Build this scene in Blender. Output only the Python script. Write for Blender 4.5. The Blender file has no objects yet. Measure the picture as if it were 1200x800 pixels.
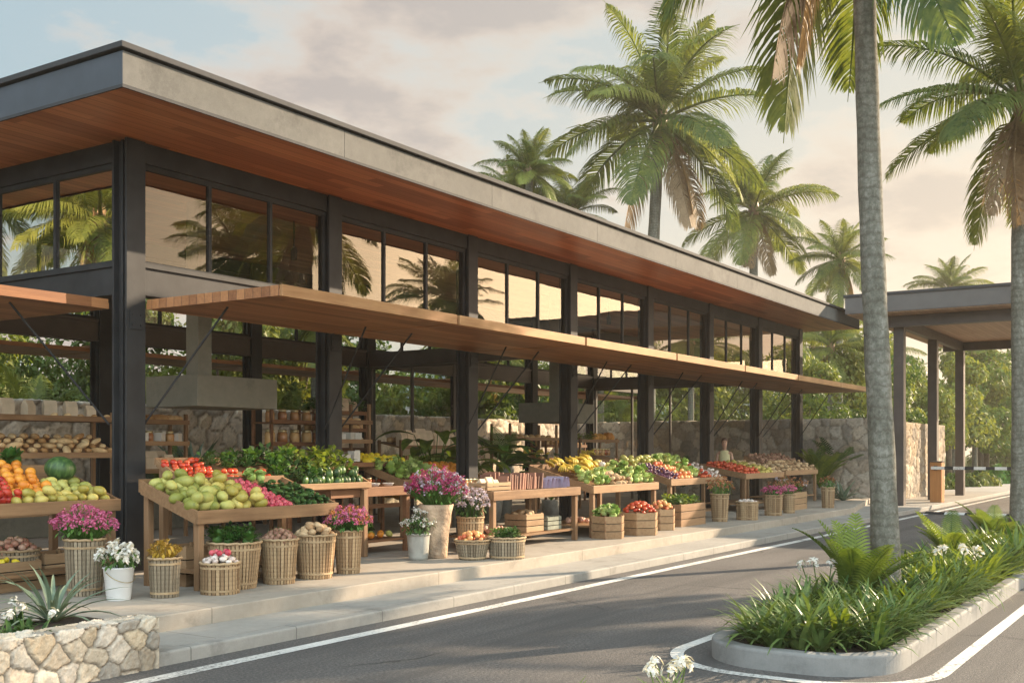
import bpy, math, random
import numpy as np
R = math.radians
rng = random.Random(11)
C = bpy.context.scene.collection
sc = bpy.context.scene

# ------------------------------------------------------------------ view geometry
F, HOR, EYE = 1283.0, 527.0, 1.70
CA, SA = .8381, .5455
ZP, ZS = .255, .11            # market deck, sidewalk heights
def P(px, py, z=ZP):
    """ground point seen at a place of the photograph, at height z (used to measure the site)"""
    d = F * (EYE - z) / (py - HOR); s = (px - 600) / F * d
    return (SA * s + CA * d, -CA * s + SA * d)
def depth(x, y): return CA * x + SA * y
def PY(px, y):
    """x on the line y = const seen at column px"""
    k = (px - 600) / F
    return y * (CA + k * SA) / (SA - k * CA)

# ------------------------------------------------------------------ materials
MATS = {}
def _m(name):
    m = bpy.data.materials.new(name); m.use_nodes = True
    MATS[name] = m
    nt = m.node_tree; nt.nodes.clear()
    out = nt.nodes.new('ShaderNodeOutputMaterial')
    return m, nt, out
def N(nt, t, **kw):
    n = nt.nodes.new(t)
    for k, v in kw.items():
        if k.startswith('_'): setattr(n, k[1:], v)
        else: n.inputs[k].default_value = v
    return n
def L(nt, a, b): nt.links.new(a, b)
def c4(c): return (c[0], c[1], c[2], 1)
def ramp(nt, stops, fac):
    r = nt.nodes.new('ShaderNodeValToRGB'); e = r.color_ramp.elements
    while len(e) < len(stops): e.new(.5)
    for i, (p, c) in enumerate(stops): e[i].position = p; e[i].color = c4(c)
    L(nt, fac, r.inputs[0]); return r.outputs[0]
def coord(nt, scale=(1, 1, 1), rot=(0, 0, 0), kind='Object'):
    t = nt.nodes.new('ShaderNodeTexCoord'); mp = nt.nodes.new('ShaderNodeMapping')
    mp.inputs['Scale'].default_value = scale; mp.inputs['Rotation'].default_value = rot
    L(nt, t.outputs[kind], mp.inputs[0]); return mp.outputs[0]
def wcoord(nt, scale=(1, 1, 1)):
    g = nt.nodes.new('ShaderNodeNewGeometry'); mp = nt.nodes.new('ShaderNodeMapping')
    mp.inputs['Scale'].default_value = scale
    L(nt, g.outputs['Position'], mp.inputs[0]); return mp.outputs[0]
def noise(nt, vec, scale, detail=4, rough=.55):
    n = N(nt, 'ShaderNodeTexNoise', Scale=scale, Detail=detail, Roughness=rough)
    L(nt, vec, n.inputs['Vector']); return n.outputs['Fac']
def mixc(nt, fac, a, b, mode='MIX'):
    m = nt.nodes.new('ShaderNodeMix'); m.data_type = 'RGBA'; m.blend_type = mode
    if isinstance(fac, (int, float)): m.inputs[0].default_value = fac
    else: L(nt, fac, m.inputs[0])
    for i, v in ((6, a), (7, b)):
        if isinstance(v, tuple): m.inputs[i].default_value = c4(v)
        else: L(nt, v, m.inputs[i])
    return m.outputs[2]
def math_(nt, op, a, b=None, clamp=False):
    m = nt.nodes.new('ShaderNodeMath'); m.operation = op; m.use_clamp = clamp
    for i, v in ((0, a), (1, b)):
        if v is None: continue
        if isinstance(v, (int, float)): m.inputs[i].default_value = v
        else: L(nt, v, m.inputs[i])
    return m.outputs[0]
def bump(nt, h, dist, strength=1.0):
    b = N(nt, 'ShaderNodeBump', Strength=strength, Distance=dist)
    L(nt, h, b.inputs['Height']); return b.outputs[0]
def princ(nt, out, col, rough=.6, metal=0, normal=None, spec=.5):
    p = N(nt, 'ShaderNodeBsdfPrincipled', Roughness=.6, Metallic=metal)
    p.inputs['Specular IOR Level'].default_value = spec
    if isinstance(rough, (int, float)): p.inputs['Roughness'].default_value = rough
    else: L(nt, rough, p.inputs['Roughness'])
    if isinstance(col, tuple): p.inputs['Base Color'].default_value = c4(col)
    else: L(nt, col, p.inputs['Base Color'])
    if normal is not None: L(nt, normal, p.inputs['Normal'])
    L(nt, p.outputs[0], out.inputs[0]); return p
def objrand(nt): return nt.nodes.new('ShaderNodeObjectInfo').outputs['Random']

def mat_simple(name, col, rough=.6, var=.15, nscale=6, metal=0, bumpd=0, spec=.5, rand=0.0):
    m, nt, out = _m(name); v = coord(nt)
    n = noise(nt, v, nscale, 5)
    lo = tuple(x * (1 - var) for x in col); hi = tuple(min(1, x * (1 + var)) for x in col)
    c = ramp(nt, [(.3, lo), (.7, hi)], n)
    if rand:
        h = N(nt, 'ShaderNodeHueSaturation')
        L(nt, math_(nt, 'ADD', math_(nt, 'MULTIPLY', objrand(nt), rand), 1 - rand / 2), h.inputs['Value'])
        L(nt, c, h.inputs['Color']); c = h.outputs[0]
    nb = bump(nt, noise(nt, v, nscale * 5, 5), bumpd) if bumpd else None
    princ(nt, out, c, rough, metal, nb, spec); return m

def mat_fruit(name, a, b, rough=.35, nscale=9, stretch=(1, 1, 1), spec=.4, bumpd=.0):
    """skin that varies over each fruit and from fruit to fruit"""
    m, nt, out = _m(name); v = coord(nt, stretch)
    o = objrand(nt)
    va = nt.nodes.new('ShaderNodeVectorMath'); va.operation = 'ADD'; L(nt, v, va.inputs[0])
    cb = nt.nodes.new('ShaderNodeCombineXYZ'); L(nt, math_(nt, 'MULTIPLY', o, 37.), cb.inputs[0]); L(nt, math_(nt, 'MULTIPLY', o, 91.), cb.inputs[1])
    L(nt, cb.outputs[0], va.inputs[1])
    n = noise(nt, va.outputs[0], nscale, 3)
    f = math_(nt, 'ADD', n, math_(nt, 'MULTIPLY', math_(nt, 'SUBTRACT', o, .5), .5))
    c = ramp(nt, [(.3, a), (.68, b)], f)
    sp_ = noise(nt, va.outputs[0], nscale * 3.5, 4, .7)
    c = mixc(nt, ramp(nt, [(.60, (0, 0, 0)), (.70, (.6, .6, .6))], sp_), c, tuple(x * .35 + .02 for x in a))
    nb = bump(nt, noise(nt, va.outputs[0], nscale * 6, 3), bumpd) if bumpd else None
    princ(nt, out, c, rough, 0, nb, spec); return m

def mat_leaf(name, a, b, trans=.3, rough=.5, rand=.3):
    """leaf with some light coming through, varied from plant to plant and along the blade"""
    m, nt, out = _m(name); v = wcoord(nt)
    n = noise(nt, v, 1.7, 4, .7); n2 = noise(nt, v, 14, 2)
    f = math_(nt, 'ADD', math_(nt, 'MULTIPLY', n, .6), math_(nt, 'MULTIPLY', n2, .4))
    f = math_(nt, 'ADD', f, math_(nt, 'MULTIPLY', math_(nt, 'SUBTRACT', objrand(nt), .5), rand))
    c = ramp(nt, [(.3, a), (.7, b)], f)
    p = N(nt, 'ShaderNodeBsdfPrincipled', Roughness=rough); p.inputs['Specular IOR Level'].default_value = .35
    L(nt, c, p.inputs['Base Color'])
    t = nt.nodes.new('ShaderNodeBsdfTranslucent')
    L(nt, mixc(nt, 1.0, c, (1.0, .95, .45), 'MULTIPLY'), t.inputs[0])
    mx = N(nt, 'ShaderNodeMixShader'); mx.inputs[0].default_value = trans
    L(nt, p.outputs[0], mx.inputs[1]); L(nt, t.outputs[0], mx.inputs[2]); L(nt, mx.outputs[0], out.inputs[0]); return m

def mat_planks(name, a, b, axis=0, width=.14, rough=.5, gap=True, tone=.35):
    """boards running along an axis: tone changes from board to board, streaky grain, thin dark gaps"""
    m, nt, out = _m(name)
    v = wcoord(nt)
    sx = nt.nodes.new('ShaderNodeSeparateXYZ'); L(nt, v, sx.inputs[0])
    along = sx.outputs[axis]; across = sx.outputs[1 - axis]
    q = math_(nt, 'DIVIDE', across, width)
    idx = math_(nt, 'FLOOR', q); fr = math_(nt, 'FRACT', q)
    wn = nt.nodes.new('ShaderNodeTexWhiteNoise'); wn.noise_dimensions = '1D'; L(nt, idx, wn.inputs['W'])
    al = math_(nt, 'ADD', along, math_(nt, 'MULTIPLY', wn.outputs[0], 9.))
    i2 = math_(nt, 'FLOOR', math_(nt, 'DIVIDE', al, 2.4))
    wn2 = nt.nodes.new('ShaderNodeTexWhiteNoise'); wn2.noise_dimensions = '2D'
    cb = nt.nodes.new('ShaderNodeCombineXYZ'); L(nt, idx, cb.inputs[0]); L(nt, i2, cb.inputs[1]); L(nt, cb.outputs[0], wn2.inputs['Vector'])
    g = nt.nodes.new('ShaderNodeCombineXYZ')
    L(nt, math_(nt, 'MULTIPLY', al, .9), g.inputs[0]); L(nt, math_(nt, 'MULTIPLY', across, 26.), g.inputs[1]); L(nt, math_(nt, 'MULTIPLY', sx.outputs[2], 26.), g.inputs[2])
    n = noise(nt, g.outputs[0], 1.0, 6, .65)
    f = math_(nt, 'ADD', math_(nt, 'MULTIPLY', n, 1 - tone), math_(nt, 'MULTIPLY', wn2.outputs[0], tone))
    c = ramp(nt, [(.2, a), (.8, b)], f)
    h = n
    if gap:
        e = math_(nt, 'MINIMUM', fr, math_(nt, 'SUBTRACT', 1., fr))
        k = math_(nt, 'MULTIPLY', e, width / .006, True)
        c = mixc(nt, k, tuple(x * .25 for x in a), c)
        h = math_(nt, 'ADD', math_(nt, 'MULTIPLY', n, .15), k)
    princ(nt, out, c, rough, 0, bump(nt, h, .004, .7), .35); return m

def mat_wood(name, a, b, axis=0, rough=.6, scale=1.0):
    """sawn timber with grain along one local axis"""
    m, nt, out = _m(name)
    s = [22 * scale] * 3; s[axis] = 1.6 * scale
    v = coord(nt, tuple(s)); o = objrand(nt)
    va = nt.nodes.new('ShaderNodeVectorMath'); va.operation = 'ADD'; L(nt, v, va.inputs[0])
    cb = nt.nodes.new('ShaderNodeCombineXYZ'); L(nt, math_(nt, 'MULTIPLY', o, 53.), cb.inputs[0]); L(nt, math_(nt, 'MULTIPLY', o, 29.), cb.inputs[1]); L(nt, cb.outputs[0], va.inputs[1])
    n = noise(nt, va.outputs[0], 1.0, 6, .65)
    n2 = noise(nt, coord(nt), 2.3, 3)
    f = math_(nt, 'ADD', math_(nt, 'MULTIPLY', n, .65), math_(nt, 'MULTIPLY', n2, .35))
    f = math_(nt, 'ADD', f, math_(nt, 'MULTIPLY', math_(nt, 'SUBTRACT', o, .5), .25))
    c = ramp(nt, [(.25, a), (.75, b)], f)
    princ(nt, out, c, rough, 0, bump(nt, n, .003, .6), .3); return m

def mat_attr(name, rough=.85, nscale=14, bumpd=.02):
    """colour of each stone stored on the mesh, weathered by noise"""
    m, nt, out = _m(name)
    at = nt.nodes.new('ShaderNodeAttribute'); at.attribute_name = 'Col'
    v = wcoord(nt); n = noise(nt, v, nscale, 6, .65); n2 = noise(nt, v, nscale * .25, 3)
    c = mixc(nt, .75, at.outputs[0], ramp(nt, [(.25, (.45, .42, .38)), (.5, (.95, .93, .9)), (.8, (1.25, 1.2, 1.1))], n), 'MULTIPLY')
    c = mixc(nt, math_(nt, 'MULTIPLY', math_(nt, 'SUBTRACT', n2, .5, True), 1.2), c, (.10, .10, .075))
    princ(nt, out, c, rough, 0, bump(nt, n, bumpd, .9), .2); return m

def mat_glass(name, tint, base, gain):
    """sheet of glass: clear and tinted, with a mirror-sharp reflection that grows towards grazing views"""
    m, nt, out = _m(name)
    tr = N(nt, 'ShaderNodeBsdfTransparent'); tr.inputs[0].default_value = c4(tint)
    gl = N(nt, 'ShaderNodeBsdfGlossy', Roughness=.0); gl.inputs[0].default_value = (.95, .87, .76, 1) if 'window' in name else (.95, .95, .95, 1)
    L(nt, bump(nt, noise(nt, wcoord(nt), 1.3, 2, .4), .03, .08), gl.inputs['Normal'])
    fr = N(nt, 'ShaderNodeFresnel', IOR=1.5)
    f = math_(nt, 'ADD', math_(nt, 'MULTIPLY', fr.outputs[0], gain), base, True)
    mx = N(nt, 'ShaderNodeMixShader'); L(nt, f, mx.inputs[0]); L(nt, tr.outputs[0], mx.inputs[1]); L(nt, gl.outputs[0], mx.inputs[2])
    L(nt, mx.outputs[0], out.inputs[0]); return m

def mat_concrete(name, a, b, joints=None, rough=.8):
    m, nt, out = _m(name); v = wcoord(nt)
    n = noise(nt, v, .55, 6, .65); n2 = noise(nt, v, 9, 5, .7); n3 = noise(nt, v, 90, 2)
    f = math_(nt, 'ADD', math_(nt, 'MULTIPLY', n, .55), math_(nt, 'ADD', math_(nt, 'MULTIPLY', n2, .3), math_(nt, 'MULTIPLY', n3, .15)))
    c = ramp(nt, [(.32, a), (.66, b)], f)
    dirt = noise(nt, v, 1.7, 7, .75)
    c = mixc(nt, ramp(nt, [(.54, (0, 0, 0)), (.70, (.55, .55, .55))], dirt), c, tuple(x * .5 for x in a))
    h = math_(nt, 'ADD', math_(nt, 'MULTIPLY', n2, .5), math_(nt, 'MULTIPLY', n3, .5))
    if joints:
        sx = nt.nodes.new('ShaderNodeSeparateXYZ'); L(nt, v, sx.inputs[0])
        k = None
        for i, w in joints:
            fr = math_(nt, 'FRACT', math_(nt, 'DIVIDE', sx.outputs[i], w))
            e = math_(nt, 'MULTIPLY', math_(nt, 'MINIMUM', fr, math_(nt, 'SUBTRACT', 1., fr)), w / .008, True)
            k = e if k is None else math_(nt, 'MINIMUM', k, e)
        c = mixc(nt, k, tuple(x * .45 for x in a), c)
    princ(nt, out, c, rough, 0, bump(nt, h, .004, .6), .3); return m

def mat_asphalt():
    m, nt, out = _m('asphalt'); v = wcoord(nt)
    n = noise(nt, v, .35, 6, .65); n2 = noise(nt, v, 42, 4, .85); n3 = noise(nt, v, 160, 2)
    vo = N(nt, 'ShaderNodeTexVoronoi', Scale=95.); L(nt, v, vo.inputs['Vector'])
    c = ramp(nt, [(.3, (.098, .091, .086)), (.7, (.155, .144, .135))], n)
    sp = ramp(nt, [(.35, (.45, .45, .46)), (.52, (1, 1, 1)), (.70, (2.3, 2.2, 2.1))], n2)
    c = mixc(nt, .9, c, sp, 'MULTIPLY')
    # wheel polished bands along the lane, old oil drips and a few sealed cracks
    st = noise(nt, wcoord(nt, (.12, 1.6, 1)), 1.0, 4, .6); oil = noise(nt, v, 1.9, 5, .7)
    c = mixc(nt, ramp(nt, [(.45, (0, 0, 0)), (.62, (.75, .75, .75))], st), c, (.078, .074, .071))
    c = mixc(nt, ramp(nt, [(.66, (0, 0, 0)), (.74, (.65, .65, .65))], oil), c, (.045, .043, .041))
    wv = nt.nodes.new('ShaderNodeVectorMath'); wv.operation = 'ADD'; L(nt, v, wv.inputs[0])
    nz = N(nt, 'ShaderNodeTexNoise', Scale=1.5, Detail=6.); L(nt, v, nz.inputs['Vector']); L(nt, nz.outputs['Color'], wv.inputs[1])
    ck = N(nt, 'ShaderNodeTexVoronoi', Scale=.28); ck.feature = 'DISTANCE_TO_EDGE'; L(nt, wv.outputs[0], ck.inputs['Vector'])
    gate_ = ramp(nt, [(.5, (0, 0, 0)), (.6, (1, 1, 1))], noise(nt, v, .33, 2))
    c = mixc(nt, math_(nt, 'MULTIPLY', ramp(nt, [(.003, (.8, .8, .8)), (.009, (0, 0, 0))], ck.outputs['Distance']), gate_), c, (.035, .033, .032))
    h = math_(nt, 'ADD', vo.outputs['Distance'], n3)
    princ(nt, out, c, .82, 0, bump(nt, h, .006, .8), .35); return m

def mat_ground():
    m, nt, out = _m('earth_and_grass'); v = wcoord(nt)
    n = noise(nt, v, .3, 6, .7); n2 = noise(nt, v, 11, 5, .8)
    f = math_(nt, 'ADD', math_(nt, 'MULTIPLY', n, .5), math_(nt, 'MULTIPLY', n2, .5))
    c = ramp(nt, [(.35, (.05, .04, .02)), (.5, (.055, .075, .02)), (.7, (.13, .14, .045))], f)
    princ(nt, out, c, .95, 0, bump(nt, n2, .05), .1); return m

def mat_trunk():
    m, nt, out = _m('palm_bark'); v = coord(nt)
    sx = nt.nodes.new('ShaderNodeSeparateXYZ'); L(nt, v, sx.inputs[0])
    n = noise(nt, coord(nt, (4, 4, 1.2)), 2.2, 6, .7); n2 = noise(nt, v, 22, 4, .7)
    w = math_(nt, 'FRACT', math_(nt, 'ADD', math_(nt, 'MULTIPLY', sx.outputs[2], 8.5), math_(nt, 'MULTIPLY', n, 1.8)))
    k = math_(nt, 'MULTIPLY', math_(nt, 'MINIMUM', w, math_(nt, 'MULTIPLY', math_(nt, 'SUBTRACT', 1., w), 4.)), 3.2, True)
    f = math_(nt, 'ADD', math_(nt, 'MULTIPLY', n, .55), math_(nt, 'MULTIPLY', n2, .45))
    c = ramp(nt, [(.33, (.065, .062, .048)), (.5, (.15, .145, .118)), (.66, (.27, .26, .225))], f)
    c = mixc(nt, math_(nt, 'ADD', math_(nt, 'MULTIPLY', k, .6), .4), (.09, .08, .06), c)
    princ(nt, out, c, .9, 0, bump(nt, math_(nt, 'ADD', math_(nt, 'MULTIPLY', k, .5), n2), .006, .7), .2); return m

def mat_wicker(name, a, b):
    """woven strips: over and under pattern along the strips stored in the UV map of the basket"""
    m, nt, out = _m(name)
    t = nt.nodes.new('ShaderNodeTexCoord'); sx = nt.nodes.new('ShaderNodeSeparateXYZ'); L(nt, t.outputs['UV'], sx.inputs[0])
    u, vv = sx.outputs[0], sx.outputs[1]
    cu = math_(nt, 'FLOOR', u); cv = math_(nt, 'FLOOR', vv)
    wn = nt.nodes.new('ShaderNodeTexWhiteNoise'); wn.noise_dimensions = '2D'
    cb = nt.nodes.new('ShaderNodeCombineXYZ'); L(nt, cu, cb.inputs[0]); L(nt, math_(nt, 'MULTIPLY', cv, .25), cb.inputs[1])
    L(nt, cb.outputs[0], wn.inputs['Vector'])
    par = math_(nt, 'MODULO', math_(nt, 'ADD', cu, cv), 2.)
    su = math_(nt, 'SINE', math_(nt, 'MULTIPLY', math_(nt, 'FRACT', u), math.pi))
    sv = math_(nt, 'SINE', math_(nt, 'MULTIPLY', math_(nt, 'FRACT', vv), math.pi))
    h = math_(nt, 'MULTIPLY', sv, math_(nt, 'ADD', math_(nt, 'MULTIPLY', math_(nt, 'SUBTRACT', su, .5), math_(nt, 'SUBTRACT', math_(nt, 'MULTIPLY', par, 2.), 1.)), .8))
    n = noise(nt, coord(nt, (1, 1, 6)), 9, 5, .7)
    f = math_(nt, 'ADD', math_(nt, 'MULTIPLY', wn.outputs[0], .45), math_(nt, 'MULTIPLY', n, .55))
    f = math_(nt, 'ADD', f, math_(nt, 'MULTIPLY', math_(nt, 'SUBTRACT', objrand(nt), .5), .2))
    c = ramp(nt, [(.25, a), (.75, b)], f)
    seam = math_(nt, 'MULTIPLY', math_(nt, 'MINIMUM', sv, su), 3.5, True)
    c = mixc(nt, seam, tuple(x * .6 for x in a), c)
    princ(nt, out, c, .75, 0, bump(nt, h, .005, .7), .25); return m

mat_asphalt(); mat_ground(); mat_trunk()
mat_concrete('deck_concrete', (.27, .235, .19), (.41, .36, .30), [(0, 3.46)])
mat_concrete('kerb_concrete', (.22, .21, .19), (.37, .35, .315), [(0, 1.2)])
mat_concrete('walk_concrete', (.25, .235, .21), (.39, .365, .325), [(0, 1.6)])
mat_concrete('island_concrete', (.17, .17, .165), (.30, .30, .285), [(0, .9)])
mat_concrete('hood_concrete', (.17, .16, .125), (.28, .26, .205))
mat_concrete('fascia_render', (.085, .083, .076), (.155, .149, .136))
mat_simple('steel', (.028, .028, .029), .6, .3, 3, .0, .001, .25)
mat_simple('shaded_fascia', (.045, .055, .07), .5, .2, 2)  # fascia colour darkened and blued, shade of the roof ends painted in
mat_simple('steel_cap', (.035, .035, .037), .8, .2, 3)
mat_simple('brown_steel', (.065, .05, .042), .5, .2, 3)
mat_simple('gate_fascia', (.085, .078, .072), .55, .15, 2)
mat_planks('soffit_wood', (.22, .075, .03), (.58, .26, .115), 0, .16, .42, tone=.4)
mat_planks('canopy_wood', (.16, .058, .022), (.46, .21, .085), 0, .13, .45, tone=.4)
mat_planks('gate_wood', (.30, .17, .10), (.46, .29, .18), 0, .16, .5, tone=.3)
mat_wood('canopy_edge', (.25, .115, .045), (.48, .27, .12), 0)
mat_wood('table_wood', (.15, .078, .036), (.36, .215, .11), 0)
mat_wood('leg_wood', (.15, .08, .038), (.34, .20, .105), 2)
mat_wood('dark_wood', (.13, .055, .025), (.28, .14, .07), 0)
mat_wood('crate_wood', (.22, .13, .066), (.44, .29, .16), 0)
mat_wood('booth_wood', (.30, .12, .035), (.46, .21, .07), 2)
def mat_stave(name, a, b):
    m, nt, out = _m(name)
    t = nt.nodes.new('ShaderNodeTexCoord'); sx = nt.nodes.new('ShaderNodeSeparateXYZ'); L(nt, t.outputs['UV'], sx.inputs[0])
    wn = nt.nodes.new('ShaderNodeTexWhiteNoise'); wn.noise_dimensions = '2D'
    cb = nt.nodes.new('ShaderNodeCombineXYZ'); L(nt, math_(nt, 'FLOOR', sx.outputs[0]), cb.inputs[0]); L(nt, objrand(nt), cb.inputs[1]); L(nt, cb.outputs[0], wn.inputs['Vector'])
    n = noise(nt, coord(nt, (40, 40, 2.5)), 1.0, 5, .65); n2 = noise(nt, coord(nt), 5, 3)
    f = math_(nt, 'ADD', math_(nt, 'MULTIPLY', wn.outputs[0], .5), math_(nt, 'ADD', math_(nt, 'MULTIPLY', n, .3), math_(nt, 'MULTIPLY', n2, .2)))
    c = ramp(nt, [(.15, a), (.85, b)], f)
    fr = math_(nt, 'FRACT', sx.outputs[0]); e = math_(nt, 'MULTIPLY', math_(nt, 'MINIMUM', fr, math_(nt, 'SUBTRACT', 1., fr)), 9., True)
    wv = math_(nt, 'ABSOLUTE', math_(nt, 'SINE', math_(nt, 'MULTIPLY', sx.outputs[1], math.pi)))
    c = mixc(nt, e, tuple(x * .42 for x in a), c)
    c = mixc(nt, math_(nt, 'ADD', math_(nt, 'MULTIPLY', wv, .3), .78, True), tuple(x * .7 for x in a), c)
    princ(nt, out, c, .75, 0, bump(nt, math_(nt, 'ADD', math_(nt, 'MULTIPLY', e, .8), math_(nt, 'ADD', math_(nt, 'MULTIPLY', n, .25), math_(nt, 'MULTIPLY', wv, .3))), .008, .9), .2); return m
mat_stave('stave_wood', (.17, .10, .05), (.50, .35, .20))
mat_stave('stave_grey', (.15, .115, .075), (.36, .29, .20))
mat_wood('hoop_wood', (.26, .17, .09), (.50, .36, .21), 0, .7)
mat_wicker('wicker_tan', (.20, .135, .07), (.47, .35, .21))
mat_wicker('wicker_grey', (.24, .195, .13), (.42, .35, .25))
mat_attr('stone', .85, 14, .02)
def mat_paint():
    m, nt, out = _m('white_paint'); v = wcoord(nt)
    n = noise(nt, v, 30, 6, .75); n2 = noise(nt, v, 1.3, 4, .6)
    f = math_(nt, 'ADD', math_(nt, 'MULTIPLY', n, .6), math_(nt, 'MULTIPLY', n2, .4))
    c = ramp(nt, [(.395, (.16, .15, .14)), (.455, (.56, .54, .50)), (.6, (.74, .72, .68))], f)
    princ(nt, out, c, .75, 0, bump(nt, n, .004, .6), .3)
mat_paint()
mat_simple('soil', (.035, .025, .016), .95, .4, 14, bumpd=.02)
mat_simple('enamel', (.72, .72, .70), .35, .06, 6)
mat_simple('grey_pot', (.33, .32, .28), .8, .2, 8, bumpd=.002)
mat_simple('green_pot', (.21, .22, .17), .8, .25, 8, bumpd=.002)
mat_simple('vase_stone', (.42, .30, .20), .85, .55, 5, bumpd=.02)
mat_simple('paper', (.62, .49, .34), .8, .12, 9, rand=.3)
mat_simple('card_white', (.68, .64, .56), .8, .1, 9, rand=.2)
mat_simple('tag_black', (.03, .03, .03), .6, .1, 9)
mat_simple('lid_metal', (.45, .36, .2), .35, .1, 9, .8)
mat_fruit('jar_fill', (.30, .09, .03), (.66, .42, .18), .15, 3)
mat_simple('book_cover', (.28, .13, .085), .6, .2, 5, rand=.9)
mat_simple('cloth_lilac', (.36, .31, .42), .9, .15, 9, rand=.3)
mat_glass('window_glass', (.80, .66, .54), .12, .72)
mat_glass('clear_glass', (.90, .92, .90), .03, .8)
# produce
mat_fruit('mango_skin', (.32, .26, .045), (.60, .48, .13), .42, 7)
mat_fruit('avocado_skin', (.23, .24, .045), (.47, .44, .12), .5, 8)
mat_fruit('orange_skin', (.62, .20, .02), (.80, .34, .04), .42, 10, bumpd=.002)
mat_fruit('apple_red', (.30, .012, .012), (.55, .06, .03), .25, 8)
mat_fruit('peach_skin', (.62, .14, .06), (.80, .46, .16), .5, 6)
mat_fruit('radish_skin', (.42, .03, .06), (.62, .12, .14), .35, 8)
mat_fruit('tomato_skin', (.45, .035, .015), (.62, .12, .04), .22, 5)
mat_fruit('cucumber_skin', (.018, .05, .012), (.075, .14, .03), .4, 9)
mat_fruit('potato_skin', (.33, .20, .10), (.56, .39, .22), .8, 9, bumpd=.003)
mat_fruit('shallot_skin', (.17, .075, .045), (.36, .20, .13), .55, 9)
mat_fruit('onion_skin', (.42, .18, .12), (.66, .42, .30), .4, 9, (1, 1, .3))
mat_fruit('garlic_skin', (.55, .42, .36), (.74, .66, .58), .6, 9, (3, 3, .3))
mat_fruit('banana_skin', (.55, .36, .04), (.72, .55, .09), .5, 6)
mat_fruit('lemon_skin', (.70, .50, .02), (.82, .66, .05), .4, 8)
mat_fruit('bread_crust', (.42, .22, .08), (.74, .52, .27), .75, 7, bumpd=.004)
mat_fruit('pumpkin_skin', (.50, .17, .02), (.68, .34, .07), .45, 4)
mat_fruit('plum_skin', (.05, .02, .06), (.20, .07, .12), .4, 6)
mat_fruit('lettuce_leaf', (.22, .34, .06), (.50, .58, .20), .6, 6)
mat_fruit('melon_skin', (.025, .07, .02), (.13, .22, .06), .4, 5, (6, 6, .6))
mat_leaf('dark_green', (.018, .05, .012), (.075, .15, .03), .25)
mat_leaf('herb_green', (.03, .10, .015), (.13, .26, .05), .3)
mat_leaf('palm_green', (.06, .105, .025), (.28, .31, .07), .45)
mat_leaf('palm_dry', (.20, .12, .06), (.42, .29, .17), .2)
mat_leaf('strap_green', (.04, .095, .025), (.19, .265, .08), .25, .38)
mat_leaf('fern_green', (.07, .13, .02), (.27, .34, .055), .4)
mat_leaf('agave_green', (.07, .12, .085), (.22, .28, .19), .12)
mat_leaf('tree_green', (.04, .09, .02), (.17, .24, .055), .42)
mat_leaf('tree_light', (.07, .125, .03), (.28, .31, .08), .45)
mat_leaf('petal_magenta', (.38, .03, .13), (.74, .22, .38), .25, rand=.2)
mat_leaf('petal_orange', (.45, .10, .03), (.70, .32, .08), .25, rand=.2)
mat_leaf('petal_white', (.62, .58, .52), (.85, .83, .78), .2, rand=.1)
mat_leaf('petal_lilac', (.42, .32, .40), (.72, .62, .68), .2, rand=.1)
mat_leaf('petal_gold', (.24, .12, .01), (.52, .33, .04), .15, rand=.2)
mat_leaf('petal_rust', (.25, .08, .03), (.50, .25, .12), .15, rand=.2)
mat_simple('skin', (.46, .26, .17), .5, .08, 9)
mat_simple('hair', (.07, .03, .016), .5, .2, 30)
mat_simple('shirt', (.62, .55, .30), .85, .08, 12)
mat_simple('trousers', (.09, .10, .13), .85, .12, 12)
mat_simple('bark', (.10, .075, .05), .9, .35, 6, bumpd=.03)

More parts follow.
